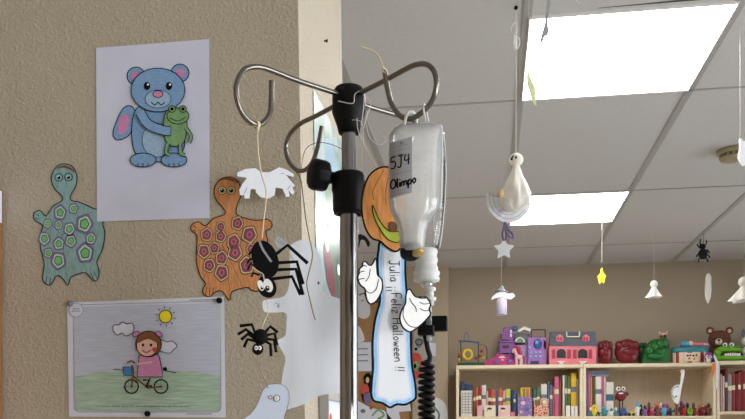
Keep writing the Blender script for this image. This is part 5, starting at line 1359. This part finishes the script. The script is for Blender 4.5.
# hanging ribbon on the divider
t = T('paper_garland', 'orange and white paper strips hanging over the shelf edge by the owl', 'paper strip', 715, 5.675, TOP)
yy = 5.668
k = K(yy, 1.3); k.prism([k.q(x, y) for x, y in ((712, 364), (715.3, 363), (714.5, 371), (713, 378), (711.3, 371))], (0, .004, 0), 'toy_orange'); part('orange_strip', k, t)
k = K(yy - .006, 1.3); k.prism([k.q(x, y) for x, y in smooth([(714, 354), (717.5, 360), (719, 364), (718.3, 378), (717.7, 388), (715.6, 387.5), (716, 376), (716.3, 365), (714.2, 359)], True, 3)], (0, .004, 0), 'white_card'); part('white_strip', k, t)

# ================================================================== BOOKS
ORD = ['first', 'second', 'third', 'fourth', 'fifth', 'sixth', 'seventh', 'eighth', 'ninth', 'tenth', 'eleventh', 'twelfth', 'thirteenth', 'fourteenth', 'fifteenth', 'sixteenth', 'seventeenth', 'eighteenth', 'nineteenth', 'twentieth']
def book(x0, x1, ytop, m, label, group, zb=SH, Y=5.715, depth=.16, band=None, pages='toy_cream', tilt=0):
    a, b = atY(x0, ytop, Y), atY(x1, ytop, Y); b.x -= .0012
    w = b.x - a.x; h = a.z - zb - .001; z0 = zb + .0008
    t = thing('book', label, 'book', ((a.x + b.x) / 2, Y + depth / 2, z0), group)
    mb = MB(); c = min(.003, w * .18)
    mb.box((a.x, Y + .004, z0), (a.x + c, Y + depth, z0 + h), m); mb.box((b.x - c, Y + .004, z0), (b.x, Y + depth, z0 + h), m)
    n = 6; V = []
    for j in range(n + 1):
        an = PI * j / n; V.append((a.x + w / 2 - w / 2 * math.cos(an), Y + .004 - .004 * math.sin(an)))
    pts = [Vector((x, y, z0)) for x, y in V] + [Vector((b.x, Y + .008, z0)), Vector((a.x, Y + .008, z0))]
    mb.prism(pts, (0, 0, h), m); part('cover', mb, t)
    mb = MB(); mb.box((a.x + c, Y + .008, z0 + .004), (b.x - c, Y + depth - .004, z0 + h - .004), pages); part('pages', mb, t)
    if band:
        mb = MB(); 
        for (q0, q1) in band[1:]:
            mb.prism([Vector((x, y - .0008, z0 + h * q0)) for x, y in V] + [Vector((b.x, Y + .002, z0 + h * q0)), Vector((a.x, Y + .002, z0 + h * q0))], (0, 0, h * (q1 - q0)), band[0])
        part('title', mb, t)
    return t
for n_, c_ in (('bk_rust', (150, 84, 56)), ('bk_red', (150, 46, 44)), ('bk_orange', (196, 104, 70)), ('bk_white', (222, 218, 210)), ('bk_navy', (44, 58, 92)), ('bk_blue', (76, 100, 150)), ('bk_lime', (196, 206, 84)), ('bk_teal', (58, 100, 106)), ('bk_slate', (100, 112, 142)), ('bk_purple', (110, 84, 128)),
               ('bk_pink', (206, 98, 142)), ('bk_palepink', (226, 176, 186)), ('bk_green', (90, 124, 82)), ('bk_olive', (112, 108, 62)), ('bk_yellow', (226, 190, 46)), ('bk_greygreen', (138, 150, 144)), ('bk_brown', (112, 78, 56)), ('bk_grey', (150, 152, 160)), ('bk_darkred', (116, 28, 36)), ('bk_gold', (196, 160, 92))):
    plain(n_, c_, .5, var=.05)
CN = {'bk_rust': 'rust brown', 'bk_red': 'red', 'bk_orange': 'orange', 'bk_white': 'white', 'bk_navy': 'dark blue', 'bk_blue': 'blue', 'bk_lime': 'lime green', 'bk_teal': 'dark teal', 'bk_slate': 'slate blue', 'bk_purple': 'purple', 'bk_pink': 'pink', 'bk_palepink': 'pale pink', 'bk_green': 'green', 'bk_olive': 'olive', 'bk_yellow': 'yellow',
      'bk_greygreen': 'grey green', 'bk_brown': 'brown', 'bk_grey': 'grey', 'bk_darkred': 'dark red', 'bk_gold': 'gold brown'}
GA, GB, GC = 'books in the left bookcase', 'books in the middle bookcase', 'books in the right bookcase'
LA = [(460.6, 465, 381, 'bk_navy'), (465.2, 472.3, 384, 'bk_navy'), (473, 475.6, 388.5, 'bk_rust'), (475.7, 478.4, 387, 'bk_orange'), (478.5, 481.3, 386, 'bk_red'), (481.5, 486.2, 385, 'bk_white'), (486.3, 488.3, 391, 'bk_palepink'), (488.4, 491.4, 389, 'bk_red'), (491.5, 495.8, 389.5, 'bk_orange'), (495.9, 498.2, 390, 'bk_blue'),
      (498.3, 502.8, 388.5, 'bk_orange'), (502.9, 505.4, 391, 'bk_palepink'), (505.5, 510.6, 389, 'bk_lime'), (511, 513.4, 390, 'bk_navy'), (513.5, 516, 391, 'bk_blue'), (516.1, 518, 393, 'bk_teal')]
def label_books(rows, where, group, **kw):
    for i, (x0, x1, yt, m) in enumerate(rows):
        band = [('toy_cream' if m not in ('bk_white', 'bk_palepink', 'bk_lime', 'bk_yellow') else 'ink_grey'), (.56, .68)] if (x1 - x0) > 2.4 else None
        book(x0, x1, yt, m, '%s book, %s from the left %s' % (CN[m], ORD[i], where), group, band=band, **kw)
label_books(LA, 'along the left bookcase shelf', GA, Y=5.76)
label_books([(533.2, 536.5, 389, 'bk_teal'), (536.7, 540.3, 387.5, 'bk_green'), (540.8, 547.2, 384, 'bk_white'), (547.6, 549.6, 381.5, 'bk_slate'), (549.8, 552.6, 385, 'bk_slate'), (552.8, 554.4, 387, 'bk_orange'), (554.6, 559, 376.5, 'bk_pink'), (559.2, 561.4, 379, 'bk_rust'), (562.6, 565, 375, 'bk_white'), (565.1, 567.6, 375.5, 'bk_green'), (567.7, 570.8, 376, 'bk_olive'),
              (571, 576.6, 372.8, 'bk_yellow'), (576.7, 578.3, 379, 'bk_greygreen')], 'in the right-hand run of the left bookcase', GA, Y=5.76)
label_books([(586.4, 588.2, 369, 'bk_slate'), (588.3, 590.6, 371, 'bk_pink'), (590.8, 592.3, 376.5, 'bk_gold'), (592.4, 593.8, 377, 'bk_brown'), (593.9, 595.4, 377, 'bk_olive'), (595.6, 601.8, 376.4, 'bk_white'), (601.9, 604, 376.4, 'bk_pink'), (604.1, 606, 376.4, 'bk_white')], 'against the left side of the middle bookcase', GB, Y=5.75)
book(606.2, 613.8, 382, 'bk_white', 'white thick book with a dark label band beside the red monster', GB, Y=5.735, band=['bk_teal', (.45, .64)])
label_books([(720.6, 722.4, 374, 'bk_palepink'), (722.6, 724.8, 376, 'bk_white'), (725, 727.8, 368.5, 'bk_darkred'), (728, 732, 374, 'bk_greygreen'), (732.2, 735.4, 373, 'bk_red'), (735.6, 738, 374, 'bk_darkred'), (738.2, 741, 372, 'bk_red'), (741.2, 743.2, 370, 'bk_darkred'), (743.4, 747.5, 371, 'bk_red'), (747.7, 751, 373, 'bk_darkred')], 'in the right-hand bookcase', GC, zb=SHC, Y=5.74)
# flat book on top
zt = fz(600, 376.2, 5.76) + .003; a, b = fx(590.8, 5.745), fx(608.6, 5.745)
t = thing('book', 'grey blue book lying flat on top of the upright books', 'book', ((a + b) / 2, 5.80, zt), GB)
mb = MB(); mb.box((a, 5.745, zt), (b, 5.88, zt + .004), 'bk_grey'); mb.box((a, 5.745, zt + .026), (b, 5.88, zt + .030), 'bk_grey'); mb.box((a, 5.745, zt + .004), (b, 5.75, zt + .026), 'bk_slate'); part('cover', mb, t)
mb = MB(); mb.box((a + .004, 5.751, zt + .0042), (b - .004, 5.876, zt + .0258), 'toy_cream'); part('pages', mb, t)
# things standing in front of the books
def front_card(label, x0, y0, x1, m, draw=None, Y=5.715, d=.012, name='picture_book', cat='book', group=GA):
    k = K(Y, SH); t = T(name, label, cat, (x0 + x1) / 2, Y, SH, group)
    k.bx(x0, y0, x1, 417, 0, d, m, .001); part('cover', k, t)
    if draw: k = K(Y - .0012, SH); draw(k); part('picture', k, t)
    return t
def face(px, py, hair='toy_navy'):
    def f(k): k.bl(px, py, 3, 2.4, .25, 'toy_cream'); k.bl(px + .4, py - 1.2, 2.6, 1.3, .35, hair); k.bl(px - 1.6, py + .4, .7, .9, .35, 'toy_pink')
    return f
front_card('white picture book with ruled lines at the left end of the shelf', 461, 390.5, 472.2, 'bk_white', lambda k: [k.bx(462, 393.5 + 2.7 * i, 471.4, 394.1 + 2.7 * i, 0, .001, 'ink_grey', 0) for i in range(8)] + [k.bx(462 + 3.1 * i, 392, 462.4 + 3.1 * i, 414, 0, .001, 'ink_grey', 0) for i in range(4)])
front_card('small white box with a dark-haired face, left one of two', 484.2, 405.3, 495.6, 'toy_cream', face(489, 410), name='box', cat='box', group='small face boxes')
front_card('small pink box with a dark-haired face, right one of two', 498.4, 405.3, 510.3, 'toy_pale_pink', face(502.5, 410), name='box', cat='box', group='small face boxes')
front_card('small rose box left of the two face boxes', 477.3, 405.5, 482.2, 'bk_palepink', None, name='box', cat='box', group='small plain boxes')
front_card('tiny pink box right of the two face boxes', 510.8, 412, 514.8, 'toy_pink', None, name='box', cat='box', group='small plain boxes')
front_card('picture book with a purple patterned cover facing out', 518, 397, 532.2, 'cover_mix', lambda k: [k.bl(523, 403, 2.4, 2.2, .3, 'toy_pale_pink'), k.bl(527, 409, 2.6, 2, .3, 'bk_slate'), k.bl(521, 412, 1.6, 1.4, .3, 'toy_yellow')], 5.725)
front_card('yellow and orange striped book above the purple picture book', 520.5, 387.5, 530, 'bk_yellow', lambda k: [k.bx(523, 388.3, 525, 397, 0, .001, 'bk_green', 0), k.bx(526, 388.3, 529, 397, 0, .001, 'bk_orange', 0)], 5.745)
front_card('picture book with red berries on its cover', 534, 399, 548.8, 'berry_mix', lambda k: [k.bx(534.8, 400, 540.5, 405, 0, .001, 'bk_olive', 0), k.bl(544.5, 402, 2.4, 2, .3, 'toy_cream')], 5.725)
front_card('small white card in front of the green book', 566, 405.5, 570.2, 'toy_white', None, 5.73, name='card', cat='card', group='small white cards')
front_card('white card in front of the yellow book', 571.2, 406, 577.6, 'toy_white', lambda k: [k.bx(574.3, 406.5, 574.8, 416, 0, .001, 'ink_grey', 0)], 5.73, name='card', cat='card', group='small white cards')

# ================================================================== THINGS ON THE MIDDLE SHELF
# red monster on a stalk
t = T('toy_monster', 'dark red toy monster with white eyes and dangling legs, beside the white thick book', 'toy', 620.5, 5.75, SH)
k = K(5.75, SH); k.bl(621, 396, 5.3, 5.4, 3.4, 'toy_darkred', 0, 18, 12); k.tb([(617, 394), (615.6, 397), (616, 400)], 1, 'toy_darkred'); k.tb([(625, 394), (627, 392.5), (627.4, 396)], 1, 'toy_darkred'); part('body', k, t)
for x in (618.2, 623.3): k = K(5.735, SH); k.bl(x, 389, 2.3, 2.5, 1.8, 'toy_white'); e = part('eye', k, t); k = K(5.72, SH); k.bl(x + .3, 388.6, .8, .9, .6, 'toy_black'); part('pupil', k, e)
k = K(5.727, SH); k.bx(618.8, 392.6, 623.2, 394, 0, .004, 'toy_white', .001); part('teeth', k, t)
for x in (619.5, 622.5): k = K(5.75, SH); k.tb([(x, 400), (x + .2, 406), (x - .2, 416)], .6, 'toy_black'); part('leg', k, t)
# stork
YK = 5.70
t = T('paper_stork', 'white paper stork with a long neck and orange beak standing among the small toys', 'paper stork', 678, YK, SH)
k = K(YK, SH)
k.prism([k.q(x, y) for x, y in smooth([(682.2, 369.6), (684.6, 371), (684.2, 376), (681.6, 388), (679, 402), (676, 403.5), (672.3, 398), (671, 392), (673, 387), (677, 384.6), (680, 384.4), (680.8, 378), (681.2, 373), (679.8, 371.6)], True, 4)], (0, .003, 0), 'eye_white'); part('body', k, t)
k = K(YK - .002, SH); k.tube([k.q(678 + 5 * math.cos(a) - 1.2, 392.8 + 6.2 * math.sin(a)) for a in [PI * (.62 + 1.0 * j / 12) for j in range(13)]], .35 * um, 'bk_slate', 5); k.bl(676.2, 396.5, 1, .8, .3, 'bk_slate'); part('wing', k, t)
k = K(YK, SH); k.prism([k.q(x, y) for x, y in ((680.5, 370.4), (680.2, 372.2), (674.2, 370.8))], (0, .003, 0), 'toy_orange'); part('beak', k, t)
k = K(YK - .002, SH); k.bl(682, 371.2, .5, .5, .3, 'toy_black'); part('eye', k, t)
for x in (676, 678): k = K(YK + .002, SH); k.tb([(x, 402), (x - .3, 408), (x - .4, 416.4)], .3, 'toy_orange'); part('leg', k, t)
k = K(YK, SH); k.bx(672.5, 415.2, 680, 417, -.006, .012, 'toy_brown', .001); part('base', k, t)
# crowd of little figures, each its own thing
def little(label, px, w, h, m1, m2, kind, Y, name='toy_figure', cat='toy figure'):
    t = T(name, label, cat, px, Y, SH, 'small toys on the middle shelf'); b = 416.3; zb = SH
    k = K(Y, zb)
    if kind == 'ball':
        k.bl(px, b - h * .5, w * .5, h * .5, w * .45, m1); part('body', k, t); k = K(Y - .01, zb); k.bl(px, b - h * .7, w * .2, h * .14, w * .25, m2); part('face', k, t)
    elif kind == 'car':
        k.pr([(px - w / 2, b - 1), (px - w / 2, b - h * .5), (px - w * .25, b - h * .55), (px - w * .15, b - h), (px + w * .25, b - h), (px + w * .38, b - h * .5), (px + w / 2, b - h * .45), (px + w / 2, b - 1)], -.012, .014, m1); part('body', k, t)
        for sx in (-1, 1): k = K(Y - .014, zb); k.lathe([(0, 0), (1.5 * um, 0), (1.5 * um, .006), (0, .006)], Vector((k.q(px + sx * w * .3, 400).x, Y - .016, zb + 1.6 * um)), m2, 12, axis=(0, 1, 0)); part('wheel', k, t)
    elif kind == 'animal':
        k.bl(px, b - h * .45, w * .45, h * .22, w * .28, m1); k.bl(px - w * .42, b - h * .72, w * .2, h * .22, w * .2, m1)
        for x in (-.3, -.15, .2, .32): k.tb([(px + w * x, b - h * .4), (px + w * x, b - h * .2), (px + w * x, b - .2)], .5, m1, -.005 if x in (-.3, .2) else .006)
        part('body', k, t); k = K(Y, zb); k.tb([(px + w * .42, b - h * .5), (px + w * .55, b - h * .7)], .35, m2); part('tail', k, t)
    else:
        k.bl(px, b - h * .36, w * .34, h * .36, w * .28, m1); k.tb([(px - w * .3, b - h * .45), (px - w * .48, b - h * .3)], .6, m1); k.tb([(px + w * .3, b - h * .45), (px + w * .48, b - h * .62)], .6, m1); part('body', k, t)
        k = K(Y, zb); k.bl(px, b - h * .8, w * .27, h * .22, w * .25, m2); hd = part('head', k, t)
        for sx in (-1, 1): k = K(Y - .004, zb); k.bl(px + sx * w * .16, b - 1, w * .15, 1, w * .2, m1); part('foot', k, t)
little('yellow rubber duck in front of the gold books', 594.3, 6, 12, 'toy_yellow', 'toy_orange', 'ball', 5.715, 'rubber_duck', 'rubber duck')
CR = [(591, 6, 9, 'toy_teal', 'toy_white', 'fig'), (597.5, 6, 7, 'toy_darkgreen', 'toy_cream', 'animal'), (604.5, 8, 10, 'toy_teal', 'toy_cyan', 'fig'), (611.5, 5, 8, 'toy_white', 'toy_grey', 'fig'), (615.8, 5, 9, 'toy_teal', 'toy_white', 'fig'), (623, 8.5, 8.5, 'toy_blue', 'toy_navy', 'car'), (631.5, 7, 5, 'toy_yellow', 'toy_black', 'car'), (637.5, 6, 15, 'toy_white', 'toy_cyan', 'fig'),
      (645, 6.5, 11, 'toy_purple', 'toy_navy', 'fig'), (652, 7, 8, 'toy_rose', 'toy_pink', 'fig'), (657.5, 5, 11, 'toy_brown', 'toy_red', 'fig'), (664, 7.5, 13, 'toy_cyan', 'toy_purple', 'fig'), (670.5, 5, 9, 'toy_black', 'toy_green', 'fig'), (684, 6, 12, 'toy_red', 'toy_darkred', 'fig'), (690, 6, 8, 'toy_lime', 'toy_darkgreen', 'ball'), (696.5, 6, 8, 'toy_red', 'toy_rose', 'animal'), (702.5, 7, 9, 'toy_darkred', 'toy_red', 'ball'), (708.5, 6, 13, 'toy_brown', 'toy_black', 'fig')]
TN = lambda m: {'toy_darkgreen': 'dark green', 'toy_darkred': 'dark red', 'toy_cyan': 'light blue'}.get(m, m[4:])
for i, (px, w, h, m1, m2, kd) in enumerate(CR):
    nm = {'fig': ('toy_figure', 'toy figure'), 'car': ('toy_car', 'toy car'), 'animal': ('toy_animal', 'toy animal'), 'ball': ('toy_creature', 'toy')}[kd]
    little('tiny %s %s, %s from the left in the middle shelf front row' % (TN(m1), nm[1], ORD[i]), px, w, h, m1, m2, kd, 5.718, *nm)
random.seed(21)
CB = [(641, 'toy_darkgreen', 'toy_black'), (649, 'toy_darkred', 'toy_brown'), (656, 'toy_navy', 'toy_orange'), (661, 'toy_red', 'toy_cream'), (667.5, 'toy_purple', 'toy_rose'), (676.5, 'toy_navy', 'toy_black'), (681.5, 'toy_brown', 'toy_purple'), (687.5, 'toy_darkred', 'toy_black'), (693.5, 'toy_darkgreen', 'toy_brown'), (699.5, 'toy_darkred', 'toy_orange'), (705.5, 'toy_black', 'toy_brown')]
for i, (px, m1, m2) in enumerate(CB):
    little('tiny %s toy figure with %s head, %s from the left in the back row' % (TN(m1), TN(m2), ORD[i]), px, 6, random.uniform(11, 16), m1, m2, 'fig', 5.775)
